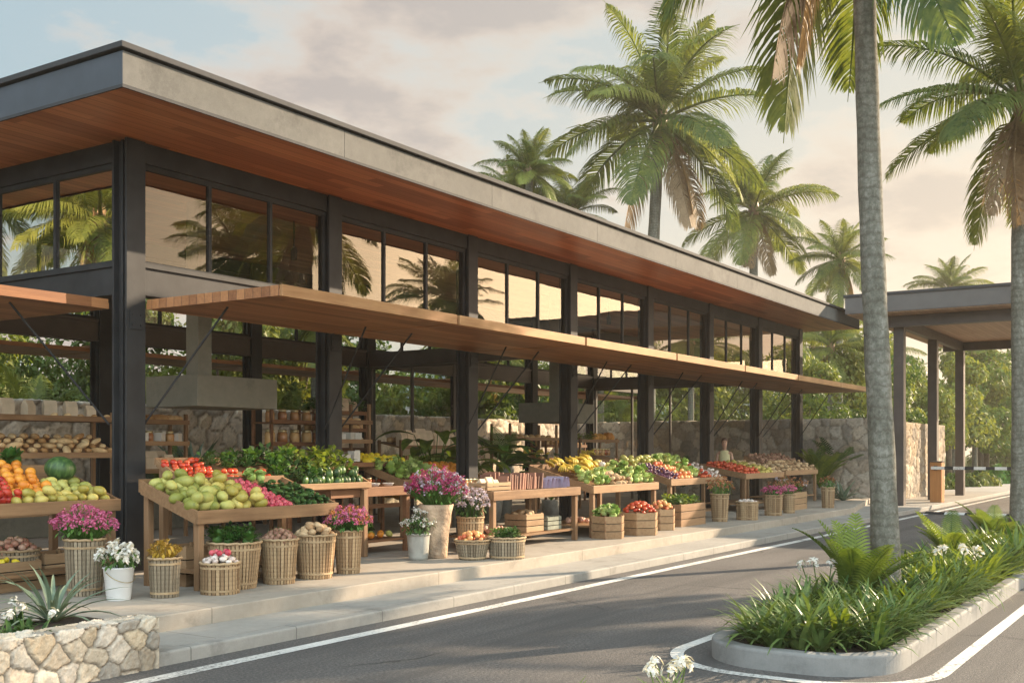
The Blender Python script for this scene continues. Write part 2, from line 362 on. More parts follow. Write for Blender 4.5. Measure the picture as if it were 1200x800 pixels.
# ------------------------------------------------------------------ mesh building
class MB:
    def __init__(s): s.v = []; s.f = []; s.uv = {}; s.mi = {}
    def add(s, vs, fs, mi=0):
        o = len(s.v); s.v.extend(vs)
        for f in fs:
            if mi: s.mi[len(s.f)] = mi
            s.f.append(tuple(i + o for i in f))
        return o
    def box(s, x0, x1, y0, y1, z0, z1, mi=0):
        s.add([(x0, y0, z0), (x1, y0, z0), (x1, y1, z0), (x0, y1, z0), (x0, y0, z1), (x1, y0, z1), (x1, y1, z1), (x0, y1, z1)],
              [(0, 3, 2, 1), (4, 5, 6, 7), (0, 1, 5, 4), (1, 2, 6, 5), (2, 3, 7, 6), (3, 0, 4, 7)], mi); return s
    def tube(s, pts, rad, n=8, cap=True, mi=0):
        pts = np.array(pts, float); k = len(pts)
        rad = [rad] * k if isinstance(rad, (int, float)) else rad
        t = np.gradient(pts, axis=0); t /= np.linalg.norm(t, axis=1)[:, None] + 1e-9
        up = np.array([0, 0, 1.]) if abs(t[0][2]) < .9 else np.array([1., 0, 0])
        vs = []
        for i in range(k):
            a = np.cross(t[i], up); a /= np.linalg.norm(a) + 1e-9; b = np.cross(a, t[i])
            for j in range(n):
                w = 2 * math.pi * j / n
                vs.append(tuple(pts[i] + rad[i] * (math.cos(w) * a + math.sin(w) * b)))
        fs = [(i * n + j, i * n + (j + 1) % n, (i + 1) * n + (j + 1) % n, (i + 1) * n + j) for i in range(k - 1) for j in range(n)]
        if cap: fs += [tuple(range(n))[::-1], tuple((k - 1) * n + j for j in range(n))]
        s.add(vs, fs, mi); return s
    def lathe(s, prof, n=24, mod=None, cap=(True, True), mi=0, c=(0, 0, 0), uvs=None):
        vs = []
        for r, z in prof:
            for j in range(n):
                w = 2 * math.pi * j / n
                rr = mod(r, z, w) if mod else r
                vs.append((c[0] + rr * math.cos(w), c[1] + rr * math.sin(w), c[2] + z))
        k = len(prof)
        base = len(s.f)
        fs = [(i * n + j, i * n + (j + 1) % n, (i + 1) * n + (j + 1) % n, (i + 1) * n + j) for i in range(k - 1) for j in range(n)]
        if uvs:
            nu, nv = uvs
            for i in range(k - 1):
                for j in range(n):
                    a, b = i / (k - 1) * nv, (i + 1) / (k - 1) * nv
                    u0, u1 = j / n * nu, (j + 1) / n * nu
                    s.uv[base + i * n + j] = [(u0, a), (u1, a), (u1, b), (u0, b)]
        if cap[0]: fs.append(tuple(range(n))[::-1])
        if cap[1]: fs.append(tuple((k - 1) * n + j for j in range(n)))
        s.add(vs, fs, mi); return s
    def blob(s, rx, ry, rz, c=(0, 0, 0), n=12, m=8, fn=None, mi=0):
        vs = [(c[0], c[1], c[2] - rz)]
        for i in range(1, m):
            a = -math.pi / 2 + math.pi * i / m
            for j in range(n):
                w = 2 * math.pi * j / n; k = fn(a, w) if fn else 1
                vs.append((c[0] + rx * k * math.cos(a) * math.cos(w), c[1] + ry * k * math.cos(a) * math.sin(w), c[2] + rz * k * math.sin(a)))
        vs.append((c[0], c[1], c[2] + rz)); top = len(vs) - 1
        fs = [(0, 1 + (j + 1) % n, 1 + j) for j in range(n)]
        for i in range(m - 2):
            for j in range(n): fs.append((1 + i * n + j, 1 + i * n + (j + 1) % n, 1 + (i + 1) * n + (j + 1) % n, 1 + (i + 1) * n + j))
        fs += [(1 + (m - 2) * n + j, 1 + (m - 2) * n + (j + 1) % n, top) for j in range(n)]
        s.add(vs, fs, mi); return s
    def blade(s, p, d, length, width, bend, seg=4, side=None, mi=0, fold=0.0, tip=.1, wprof=None):
        """strap leaf: starts at p along d, arches down by bend"""
        p = np.array(p, float); d = np.array(d, float); d /= np.linalg.norm(d)
        h = np.array([d[0], d[1], 0.]); hn = np.linalg.norm(h)
        h = h / hn if hn > 1e-6 else np.array([1., 0, 0])
        el = math.atan2(d[2], hn); sd = np.array([-h[1], h[0], 0.])
        vs = []; q = p.copy()
        for i in range(seg + 1):
            t = i / seg
            w = width * ((1 - t) ** .7 * (1 - tip) + tip) * (.65 + .35 * min(1, t * 5)) if wprof is None else width * wprof(t)
            e = el - bend * t ** 1.4
            if i: q = q + (length / seg) * (math.cos(e) * h + math.sin(e) * np.array([0, 0, 1.]))
            nrm = np.array([-math.sin(e) * h[0], -math.sin(e) * h[1], math.cos(e)])
            if fold:
                vs += [tuple(q - sd * w / 2 + nrm * fold * w), tuple(q), tuple(q + sd * w / 2 + nrm * fold * w)]
            else:
                vs += [tuple(q - sd * w / 2), tuple(q + sd * w / 2)]
        k = 3 if fold else 2
        fs = []
        for i in range(seg):
            for j in range(k - 1): fs.append((i * k + j, i * k + j + 1, (i + 1) * k + j + 1, (i + 1) * k + j))
        s.add(vs, fs, mi); return s
    def leafcard(s, c, nrm, up, w, h, mi=0):
        c = np.array(c); n = np.array(nrm, float); n /= np.linalg.norm(n) + 1e-9
        a = np.cross(n, up); a /= np.linalg.norm(a) + 1e-9; b = np.cross(a, n)
        s.add([tuple(c - b * h / 2), tuple(c + a * w / 2 + n * w * .12), tuple(c + b * h / 2), tuple(c - a * w / 2 + n * w * .12)], [(0, 1, 2, 3)], mi); return s
    def mesh(s, name, mats, smooth=True):
        me = bpy.data.meshes.new(name); me.from_pydata(s.v, [], s.f)
        for m in ([mats] if isinstance(mats, str) else mats): me.materials.append(MATS[m])
        if smooth: me.polygons.foreach_set('use_smooth', [True] * len(s.f))
        if s.mi:
            mi = [0] * len(s.f)
            for k, v in s.mi.items(): mi[k] = v
            me.polygons.foreach_set('material_index', mi)
        if s.uv:
            uv = me.uv_layers.new(name='UVMap')
            for k, cs in s.uv.items():
                for li, c in zip(me.polygons[k].loop_indices, cs): uv.data[li].uv = c
        me.update(); return me
def bev(o, w=.006, seg=2):
    m = o.modifiers.new('soft_edge', 'BEVEL'); m.width = w; m.segments = seg; m.limit_method = 'ANGLE'; m.angle_limit = R(40); return o
def link(name, me, parent=None, loc=(0, 0, 0), rot=(0, 0, 0), scale=1):
    o = bpy.data.objects.new(name, me); C.objects.link(o)
    o.location = loc; o.rotation_euler = rot; o.scale = (scale,) * 3 if isinstance(scale, (int, float)) else scale
    if parent is not None: o.parent = parent
    return o
def tag(o, label, cat, group=None):
    o['label'] = label; o['category'] = cat
    if group: o['group'] = group
    return o
def thing(name, label, cat, loc=(0, 0, 0), rotz=0, group=None, scale=1):
    return tag(link(name, None, None, loc, (0, 0, rotz), scale), label, cat, group)
def part(name, mb, mats, parent, smooth=False, bw=0, loc=(0, 0, 0), rot=(0, 0, 0)):
    o = link(name, mb.mesh(name, mats, smooth), parent, loc, rot)
    return bev(o, bw) if bw else o
def struct(name, mb, mats, smooth=False):
    o = link(name, mb.mesh(name, mats, smooth)); o['kind'] = 'structure'; return o
# ------------------------------------------------------------------ setting
def sheet(name, x0, x1, y0, y1, z, m):
    b = MB(); b.add([(x0, y0, z), (x1, y0, z), (x1, y1, z), (x0, y1, z)], [(0, 1, 2, 3)]); return struct(name, b, m)
sheet('ground', -100, 320, -120, 200, -.03, 'earth_and_grass')
sheet('road', -40, 140, -9, 7.02, 0, 'asphalt')
b = MB(); b.box(-40, 140, 7.0, 7.16, -.02, ZS + .002); o = struct('kerb', b, 'kerb_concrete'); bev(o, .02, 3)
b = MB(); b.box(-40, 60, 7.16, 20, -.02, ZS); struct('sidewalk', b, 'walk_concrete')
b = MB(); b.box(60, 140, 7.16, 8.6, -.02, ZS); struct('footpath', b, 'walk_concrete')
b = MB(); b.box(-8, 27.6, 7.79, 17.8, 0, ZP)
b.add([(27.6, 7.79, 0), (33.6, 8.95, 0), (33.6, 17.8, 0), (27.6, 17.8, 0), (27.6, 7.79, ZP), (33.6, 8.95, ZP), (33.6, 17.8, ZP), (27.6, 17.8, ZP)],
      [(0, 1, 5, 4), (1, 2, 6, 5), (2, 3, 7, 6), (4, 5, 6, 7)])
o = struct('market_deck', b, 'deck_concrete'); bev(o, .012, 2)
b = MB(); b.add([(60, 8.6, .06), (140, 8.6, .06), (140, 60, .06), (60, 60, .06)], [(0, 1, 2, 3)]); struct('verge', b, 'earth_and_grass')
# painted lines
b = MB(); b.add([(-20, 6.58, .004), (100, 6.58, .004), (100, 6.73, .004), (-20, 6.73, .004)], [(0, 1, 2, 3)])
struct('edge_line', b, 'white_paint')
def stadium(x0, x1, y0, y1, r=None, n=20):
    r = r or (y1 - y0) / 2; pts = []
    for cx, cy, a0 in ((x0 + r, y0 + r, 180), (x1 - r, y0 + r, 270), (x1 - r, y1 - r, 0), (x0 + r, y1 - r, 90)):
        for i in range(n + 1):
            a = R(a0 + 90 * i / n); pts.append((cx + r * math.cos(a), cy + r * math.sin(a)))
    return pts
IX0, IX1, IY0, IY1 = 8.15, 27.8, 2.08, 3.62
def ringmesh(po, pi, z0, z1, b):
    n = len(po)
    vs = [(x, y, z0) for x, y in po] + [(x, y, z1) for x, y in po] + [(x, y, z1) for x, y in pi] + [(x, y, z0) for x, y in pi]
    fs = []
    for i in range(n):
        j = (i + 1) % n
        fs += [(i, j, n + j, n + i), (n + i, n + j, 2 * n + j, 2 * n + i), (2 * n + i, 2 * n + j, 3 * n + j, 3 * n + i)]
    b.add(vs, fs)
b = MB(); ringmesh(stadium(IX0, IX1, IY0, IY1, .62), stadium(IX0 + .14, IX1 - .14, IY0 + .14, IY1 - .14, .5), 0, .16, b)
o = struct('island_kerb', b, 'island_concrete', False); bev(o, .025, 3)
po, pi = stadium(IX0 - .30, IX1 + .3, IY0 - .34, IY1 + .34, .9), stadium(IX0 - .19, IX1 + .19, IY0 - .23, IY1 + .23, .8)
b = MB(); n = len(po); b.add([(x, y, .004) for x, y in po] + [(x, y, .004) for x, y in pi], [(i, (i + 1) % n, n + (i + 1) % n, n + i) for i in range(n)])
struct('island_line', b, 'white_paint')
b = MB(); pts = stadium(IX0 + .13, IX1 - .13, IY0 + .13, IY1 - .13, .5); b.add([(x, y, .12) for x, y in pts], [tuple(range(len(pts)))]); struct('island_soil', b, 'soil')
# bed in front of the camera
b = MB(); b.box(3.6, 6.6, .2, 2.3, -.02, .10); o = struct('flower_bed', b, 'soil')

# ------------------------------------------------------------------ stone walls
STONE = [(.56, .47, .36), (.47, .40, .32), (.64, .56, .45), (.52, .42, .30), (.40, .36, .31), (.58, .52, .44), (.46, .38, .29), (.68, .61, .51), (.38, .34, .29), (.54, .47, .39)]
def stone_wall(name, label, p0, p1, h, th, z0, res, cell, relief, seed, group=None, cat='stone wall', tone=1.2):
    """rubble wall from p0 to p1 (front side to the right of that direction): each stone bulges out of recessed joints"""
    rs = np.random.RandomState(seed)
    p0 = np.array(p0, float); p1 = np.array(p1, float); ln = np.linalg.norm(p1 - p0); d = (p1 - p0) / ln; nr = np.array([d[1], -d[0]])
    cs = (1.25 * cell, cell); S = 2 * ln + 2 * th; T = h + th
    gi, gj = int(S / cs[0]) + 3, int(T / cs[1]) + 3
    seeds = np.array([((i - 1 + .5 + rs.uniform(-.42, .42) + .5 * (j % 2)) * cs[0], (j - 1 + .5 + rs.uniform(-.38, .38)) * cs[1]) for i in range(gi) for j in range(gj)])
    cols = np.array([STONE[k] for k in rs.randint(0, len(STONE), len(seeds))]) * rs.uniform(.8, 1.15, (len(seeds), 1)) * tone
    outw = rs.uniform(-.25, .35, len(seeds))
    def surf(st):
        a1, b1 = st[:, 0] / cell, st[:, 1] / cell
        st = st + np.stack([np.sin(b1 * 2.7 + seed) + .6 * np.sin(b1 * 7.1 + a1 * 3.3) + .35 * np.sin(a1 * 13 + b1 * 9), np.cos(a1 * 2.7) + .6 * np.sin(a1 * 6.3 - b1 * 4.1 + seed) + .35 * np.cos(a1 * 11 - b1 * 14)], 1) * cell * .055
        f1 = np.empty(len(st)); f2 = np.empty(len(st)); ix = np.empty(len(st), int)
        for a in range(0, len(st), 4000):
            dd = (np.abs(st[a:a + 4000, None, 0] - seeds[None, :, 0]) / 1.15) ** 2.0 + (np.abs(st[a:a + 4000, None, 1] - seeds[None, :, 1])) ** 2.0
            pt = np.argpartition(dd, 1, axis=1)[:, :2]; v = np.take_along_axis(dd, pt, 1)
            o = np.argsort(v, axis=1); v = np.sqrt(np.take_along_axis(v, o, 1)); pt = np.take_along_axis(pt, o, 1)
            f1[a:a + 4000] = v[:, 0]; f2[a:a + 4000] = v[:, 1]; ix[a:a + 4000] = pt[:, 0]
        e = np.clip((f2 - f1) / (cell * .16), 0, 1); e = e * e * (3 - 2 * e)
        tx, ty = np.sin(ix * 12.9) * .5, np.cos(ix * 7.7) * .5
        hgt = (e * (1 + outw[ix] + .5 * np.clip((tx * (st[:, 0] - seeds[ix, 0]) + ty * (st[:, 1] - seeds[ix, 1])) / cell, -1, 1)) - .9 + (rs.normal(0, .10, len(st)) + .10 * np.sin(a1 * 9 + ix) * np.sin(b1 * 8 + ix * 2)) * e) * relief
        col = cols[ix] * (.9 + .2 * rs.rand(len(st), 1)); mort = np.array([.27, .235, .19])
        k = np.clip(e * 1.6, 0, 1)[:, None]
        return hgt, col * k + mort * (1 - k)
    V = []; Fc = []; K = []
    def patch(s0, s1, t0, t1, fn):
        ns, nt = max(2, int((s1 - s0) / res)), max(2, int((t1 - t0) / res))
        ss, tt = np.meshgrid(np.linspace(s0, s1, ns + 1), np.linspace(t0, t1, nt + 1), indexing='ij')
        st = np.stack([ss.ravel(), tt.ravel()], 1); hg, co = surf(st)
        fade = np.minimum(1, np.minimum(np.minimum(st[:, 0] - s0, s1 - st[:, 0]) if True else 1, 1) / (res * 1.01))
        hg = hg * np.clip(fade, 0, 1)
        o = sum(len(v) for v in V); V.append(fn(st, hg)); K.append(co)
        w = nt + 1
        a = (np.arange(ns)[:, None] * w + np.arange(nt)[None, :]).ravel() + o
        Fc.append(np.stack([a, a + w, a + w + 1, a + 1], 1))
    def xyz(xy, z): return np.concatenate([xy, z[:, None]], 1)
    def front(st, hg):      # climbs the face, then crosses the top
        up = st[:, 1] <= h
        xy = p0 + d * st[:, :1] + nr * np.where(up, hg, -(st[:, 1] - h))[:, None]
        return xyz(xy, z0 + np.where(up, st[:, 1], h + hg))
    patch(0, ln, 0, h + th, front)
    def back(st, hg):
        s = st[:, :1] - ln - th
        return xyz(p1 - d * s - nr * (th + hg)[:, None], z0 + st[:, 1])
    patch(ln + th, 2 * ln + th, 0, h, back)
    patch(ln, ln + th, 0, h, lambda st, hg: xyz(p1 - nr * (st[:, :1] - ln) + d * hg[:, None], z0 + st[:, 1]))
    patch(2 * ln + th, S, 0, h, lambda st, hg: xyz(p0 - nr * th + nr * (st[:, :1] - 2 * ln - th) - d * hg[:, None], z0 + st[:, 1]))
    v = np.concatenate(V); f = np.concatenate(Fc); k = np.concatenate(K)
    me = bpy.data.meshes.new(name); me.from_pydata(v.tolist(), [], f.tolist())
    at = me.color_attributes.new('Col', 'FLOAT_COLOR', 'POINT')
    at.data.foreach_set('color', np.concatenate([k, np.ones((len(k), 1))], 1).ravel())
    me.materials.append(MATS['stone']); me.polygons.foreach_set('use_smooth', [True] * len(f)); me.update()
    return tag(link(name, me), label, cat, group)
stone_wall('planter_wall', 'low wall of pale rubble stone holding the spiky plant at the road edge', (1.2, 6.97), (5.66, 6.97), .40, .24, 0, .012, .145, .028, 3, cat='planter', tone=1.15)
b = MB(); b.box(1.4, 5.6, 7.2, 7.95, 0, .34); struct('planter_soil', b, 'soil')
stone_wall('stone_wall', 'long rubble stone wall running behind the open market hall', (-4, 19), (33.5, 19), 2.65, .4, 0, .05, .36, .05, 5, 'boundary walls of rubble stone')
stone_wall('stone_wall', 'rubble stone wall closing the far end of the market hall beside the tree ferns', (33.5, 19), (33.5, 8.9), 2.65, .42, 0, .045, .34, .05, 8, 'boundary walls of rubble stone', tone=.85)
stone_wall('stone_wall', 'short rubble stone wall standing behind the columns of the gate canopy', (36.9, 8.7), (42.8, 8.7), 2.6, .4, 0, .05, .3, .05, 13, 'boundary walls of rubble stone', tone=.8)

# ------------------------------------------------------------------ market hall
CX = [8.27 + 3.46 * k for k in range(8)]; CY = 10.76; W = 5.2; CW = .27
ZSOF = 5.36; ZSILL = 3.93; ZHEAD = 5.06; ZBEAM = 3.54
hall = thing('market_hall', 'long open market hall with steel columns, timber soffit and a row of high windows', 'building', (CX[0], CY, 0))
H0 = (-CX[0], -CY, 0)
def hp(name, mb, m, parent=None, bw=0):
    o = link(name, mb.mesh(name, m, False), parent or hall, H0 if parent is None else (0, 0, 0)); return bev(o, bw) if bw else o
RX0, RX1, RY0, RY1 = 7.07, 33.5, 9.26, CY + W + CW + 1.5
b = MB(); b.box(RX0 + .06, RX1 - .06, RY0 + .06, RY1 - .06, ZSOF + .03, ZSOF + .36); roof = hp('roof', b, 'steel')
b = MB(); b.box(RX0 + .02, RX1 - .02, RY0 + .02, RY1 - .02, ZSOF, ZSOF + .028); hp('soffit', b, 'soffit_wood', roof)
NP = 8; pw = (RX1 - RX0 - .008) / NP
for q in range(NP):
    for (y0, y1) in ((RY0, RY0 + .05), (RY1 - .05, RY1)):
        b = MB(); b.box(RX0 + .004 + q * pw, RX0 + .004 + (q + 1) * pw - .007, y0, y1, ZSOF + .012, ZSOF + .345); hp('fascia_panel', b, 'fascia_render', roof)
b = MB()
for (x0, x1, y0, y1) in ((RX0 - .003, RX1 + .003, RY0 - .003, RY0 + .02), (RX0 - .003, RX0 + .02, RY0 + .022, RY1)): b.box(x0, x1, y0, y1, ZSOF - .022, ZSOF + .010)
hp('edge_trim', b, 'steel_cap', roof)
b = MB(); b.box(RX0 - .05, RX1 + .05, RY0 - .05, RY1 + .05, ZSOF + .362, ZSOF + .425); hp('drip_cap', b, 'steel_cap', roof, .008)
def column(x, y):
    b = MB(); f = .035
    b.box(x, x + CW, y, y + f, ZP - .01, ZSOF - .002); b.box(x, x + CW, y + CW - f, y + CW, ZP - .01, ZSOF - .002)
    b.box(x + .07, x + CW - .07, y + f, y + CW - f, ZP - .01, ZSOF - .004)
    b.box(x + .035, x + .07, y + CW / 2 - .02, y + CW / 2 + .02, ZP - .01, ZSOF - .006)
    o = hp('column', b, 'steel', None, .004)
    if y == CY:
        b = MB(); b.box(x + .04, x + CW - .04, y - .014, y - .001, ZBEAM - .42, ZBEAM - .2)
        for bx in (.075, CW - .075):
            for bz in (.37, .25): b.box(x + bx - .012, x + bx + .012, y - .026, y - .0145, ZBEAM - bz - .012, ZBEAM - bz + .012)
        hp('bolt_plate', b, 'steel', o)
    b = MB(); b.box(x - .06, x + CW + .06, y - .06, y + CW + .06, ZP, ZP + .018); hp('base_plate', b, 'steel', o)
    return o
YB = CY + W
for x in CX: column(x, CY); column(x, YB)
column(CX[0], CY + W / 2 + 1.2)
# long sides: header, sill beam, windows
def side(y, front):
    for k in range(7):
        x0, x1 = CX[k] + CW, CX[k + 1]
        b = MB(); b.box(x0 + .001, x1 - .001, y + .04, y + .23, ZHEAD + .06, ZSOF - .003); hp('header_beam', b, 'steel')
        b = MB(); b.box(x0 + .001, x1 - .001, y + .05, y + .22, ZBEAM + .02, ZSILL - .06); b.box(x0 + .001, x1 - .001, y + .02, y + .25, ZSILL - .058, ZSILL - .02)
        b.box(x0 + .001, x1 - .001, y + .02, y + .25, ZBEAM, ZBEAM + .018)
        hp('sill_beam', b, 'steel' if front else 'brown_steel')
        b = MB(); fy0, fy1 = y + .08, y + .14
        b.box(x0, x1, fy0, fy1, ZSILL - .018, ZSILL + .03); b.box(x0, x1, fy0, fy1, ZHEAD - .005, ZHEAD + .058)
        w = (x1 - x0) / 3
        for q in range(4):
            xm = x0 + w * q; a, c = (xm, xm + .035) if q == 0 else ((xm - .035, xm) if q == 3 else (xm - .024, xm + .024))
            b.box(a, c, fy0 + .002, fy1 - .002, ZSILL + .031, ZHEAD - .006)
        wf = hp('window', b, 'steel')
        for q in range(3):
            t = R(rng.uniform(-.35, .35)); u = R(rng.uniform(-.25, .25)); xc = x0 + w * (q + .5); hw, zc, hh = w / 2 - .02, (ZSILL + ZHEAD) / 2, (ZHEAD - ZSILL) / 2 - .01
            b = MB(); b.add([(xc + sx * hw, y + .11 + sx * hw * math.tan(t) + sz * hh * math.tan(u), zc + sz * hh) for sx, sz in ((-1, -1), (1, -1), (1, 1), (-1, 1))], [(0, 1, 2, 3)])
            hp('pane', b, 'window_glass' if front else 'clear_glass', wf)
side(CY, True); side(YB, False)
# end wall above
y0, y1 = CY + CW, YB
for zb in ((ZHEAD + .06, ZSOF - .003), (ZBEAM + .02, ZSILL - .06)):
    b = MB(); b.box(CX[0] + .05, CX[0] + .22, y0 + .001, y1 - .001, *zb); hp('end_beam', b, 'steel')
b = MB(); b.box(CX[0] + .02, CX[0] + .25, y0 + .001, y1 - .001, ZSILL - .058, ZSILL - .02); b.box(CX[0] + .02, CX[0] + .25, y0 + .001, y1 - .001, ZBEAM, ZBEAM + .018); hp('end_sill', b, 'steel')
b = MB(); fx0, fx1 = CX[0] + .08, CX[0] + .14
b.box(fx0, fx1, y0, y1, ZSILL - .018, ZSILL + .03); b.box(fx0, fx1, y0, y1, ZHEAD - .005, ZHEAD + .058)
for q in range(5):
    ym = y0 + (y1 - y0) * q / 4; b.box(fx0 + .002, fx1 - .002, ym - .024 if q else ym, ym + .024 if q < 4 else ym, ZSILL + .031, ZHEAD - .006)
wf = hp('window', b, 'steel')
b = MB(); b.add([(CX[0] + .11, y0, ZSILL), (CX[0] + .11, y1, ZSILL), (CX[0] + .112, y1, ZHEAD), (CX[0] + .112, y0, ZHEAD)], [(0, 1, 2, 3)]); hp('pane', b, 'window_glass', wf)
# inner cross frames with glass screens
for k, full in ((3, False), (6, True)):
    x = CX[k]
    b = MB(); b.box(x + .05, x + .22, CY + CW + .001, YB - .001, ZBEAM + .004, ZSILL - .07); hp('cross_beam', b, 'brown_steel')
    b = MB(); ya, yb = (CY + 2.9, YB) if not full else (CY + CW, YB)
    nn = 2 if not full else 4
    for q in range(nn + 1):
        ym = ya + (yb - ya) * q / nn; b.box(x + .10, x + .15, ym - .03 if q else ym, ym + .03 if q < nn else ym, ZP, ZBEAM)
    b.box(x + .102, x + .148, ya, yb, ZBEAM - .05, ZBEAM - .001)
    fr = hp('glass_screen', b, 'brown_steel')
    b = MB(); b.add([(x + .125, ya, ZP + .02), (x + .125, yb, ZP + .02), (x + .125, yb, ZBEAM - .05), (x + .125, ya, ZBEAM - .05)], [(0, 1, 2, 3)]); hp('pane', b, 'clear_glass', fr)
# canopies: front bays, back bays, left end
ZC = 3.37
def canopy(x0, x1, y0, y1, edge, rods):
    b = MB(); b.box(x0, x1, y0, y1, ZC, ZC + .07); cn = hp('canopy', b, 'canopy_wood')
    b = MB(); g = .035
    if edge == 'y': b.box(x0, x1, y0 - g, y0 - .001, ZC - .008, ZC + .12)
    elif edge == 'Y': b.box(x0, x1, y1 + .001, y1 + g, ZC - .008, ZC + .12)
    else: b.box(x0 - g, x0 - .001, y0, y1, ZC - .008, ZC + .12)
    hp('front_board', b, 'canopy_edge', cn, .004)
    for q in (((x0 + .001, x0 + .03, y0 + .01, y1 - .01), (x1 - .03, x1 - .001, y0 + .01, y1 - .01)) if edge in 'yY' else ((x0 + .01, x1 - .01, y0 + .001, y0 + .03),)):
        b = MB(); b.box(*q, ZC + .071, ZC + .115); hp('side_board', b, 'canopy_wood', cn)
    for (p, q) in rods:
        b = MB(); b.tube([p, q], .013, 8); hp('brace_rod', b, 'steel', cn)
for k in range(7):
    x0 = CX[k] + (.28 if k == 0 else .10); x1 = CX[k + 1] + .04 if k < 6 else 32.0
    rods = []
    for xx in (CX[k] + CW + .02, CX[k + 1] - .02):
        xo = xx + (.35 if xx < CX[k] + 1 else -.35)
        rods.append(((xx + (.0), CY + .06, 2.0), (xo, CY - 1.0, ZC)))
    canopy(x0, x1, 8.56, CY - .002, 'y', rods)
    canopy(CX[k] + .1, CX[k + 1] + .04, YB + CW + .002, YB + CW + 1.3, 'Y', [])
canopy(6.05, CX[0] - .002, CY + .32, CY + W / 2 + .6, 'x', [((CX[0] + .0, CY + CW + .05, 2.0), (CX[0] - 1.0, CY + .75, ZC))])
canopy(6.05, CX[0] - .002, CY + W / 2 + .7, YB, 'x', [])
# ceiling spotlights
for k, (x, y) in enumerate([(9.4, 12.0), (9.6, 13.4), (12.8, 12.5), (23.5, 12.5)]):
    t = thing('ceiling_spotlight', ['black spotlight hanging behind the end window nearest the corner column', 'black spotlight hanging deeper inside behind the end window', 'black spotlight hanging behind the second bay of high windows', 'black spotlight hanging behind the fifth bay of high windows'][k], 'spotlight', (x, y, ZSOF), 0, 'spotlights under the hall ceiling')
    b = MB(); b.tube([(0, 0, 0), (0, 0, -.42)], .012, 8); part('stem', b, 'steel', t)
    b = MB(); b.lathe([(.05, -.62), (.055, -.46), (.03, -.42)], 14); part('lamp_head', b, 'steel', t)
# hanging hoods
for (x, y, lb) in ((10.83, 12.5, 'plain concrete hood on a thick duct above the slanted fruit table'), (21.7, 12.8, 'plain concrete hood on a thick duct above the bread shelves')):
    t = thing('hanging_hood', lb, 'hood', (x, y, 2.34), 0, 'concrete hoods hanging in the hall')
    b = MB(); b.box(0, 1.6, 0, 1.14, 0, .46); part('hood', b, 'hood_concrete', t, bw=.008)
    b = MB(); b.box(.1, .36, .1, .36, .461, ZSOF - 2.345); part('duct', b, 'hood_concrete', t, bw=.006)

for (x0, x1) in ((RX0, RX0 + .05), (RX1 - .05, RX1)): b = MB(); b.box(x0, x1, RY0 + .052, RY1 - .052, ZSOF + .012, ZSOF + .345); b.box(x0, x1, RY0 + .001, RY0 + .051, ZSOF + .013, ZSOF + .344); hp('end_fascia', b, 'shaded_fascia', roof)  # roof ends carry their shade as a darker colour than the long sides
# ------------------------------------------------------------------ gate canopy
gate = thing('gate_canopy', 'flat roofed entrance canopy on slim dark columns spanning the road', 'canopy', (31, 7.6, 0))
G0 = (-31, -7.6, 0)
def gp(name, b, m, parent=None, bw=0):
    o = link(name, b.mesh(name, m, False), parent or gate, G0 if parent is None else (0, 0, 0)); return bev(o, bw) if bw else o
b = MB(); b.box(31, 42.6, -4.2, 8.97, 5.52, 5.98); gr = gp('roof', b, 'gate_fascia')
b = MB(); b.box(30.96, 42.64, -4.24, 9.01, 5.982, 6.06); gp('drip_cap', b, 'steel_cap', gr, .008)
b = MB(); b.box(31.05, 42.55, -4.15, 8.92, 5.49, 5.518); gp('soffit', b, 'gate_wood', gr)
b = MB(); b.box(31.9, 32.15, -3.6, 8.4, 5.18, 5.488); b.box(32.151, 41, 7.72, 7.9, 5.2, 5.486); b.box(41.001, 41.25, -3.6, 8.4, 5.2, 5.487); b.box(32.151, 41, -3.4, -3.2, 5.2, 5.486)
gp('beam', b, 'brown_steel')
for y in (7.66, -3.45):
    for x in (32.2, 36.5, 40.75):
        b = MB(); b.box(x, x + .28, y, y + .28, 0, 5.19 if x < 33 or x > 40 else 5.198); gp('column', b, 'brown_steel', None, .006)
t = thing('barrier_gate', 'orange timber barrier post with a striped arm lowered across the lane', 'barrier', (35.06, 7.35, ZS))
b = MB(); b.box(-.2, .2, -.17, .17, 0, 1.22); part('post', b, 'booth_wood', t, bw=.012)
b = MB(); b.box(-.22, .22, -.19, .19, 1.221, 1.25); part('post_cap', b, 'steel_cap', t)
b = MB(); b.box(-.29, -.23, -4.2, .12, 1.0, 1.09)
arm = part('arm', b, 'white_paint', t, bw=.006)
for q in range(7):
    b = MB(); b.box(-.293, -.227, -4.0 + q * .58, -3.75 + q * .58, .997, 1.093); part('stripe', b, 'steel', arm)
b = MB(); b.box(-.225, -.201, -.05, .05, .98, 1.11); part('hinge', b, 'steel_cap', t)
t = thing('speed_hump', 'low striped speed hump lying across the lane before the gate', 'speed hump', (30.6, 5.2, .004))
for q in range(6):
    b = MB(); y = -1.5 + q * .5; b.add([(-.2, y, 0), (.2, y, 0), (.2, y + .5, 0), (-.2, y + .5, 0), (-.08, y, .05), (.08, y, .05), (.08, y + .5, .05), (-.08, y + .5, .05)],
        [(0, 4, 7, 3), (4, 5, 6, 7), (5, 1, 2, 6), (0, 1, 5, 4), (3, 7, 6, 2)])
    part('segment', b, 'steel' if q % 2 else 'white_paint', t)
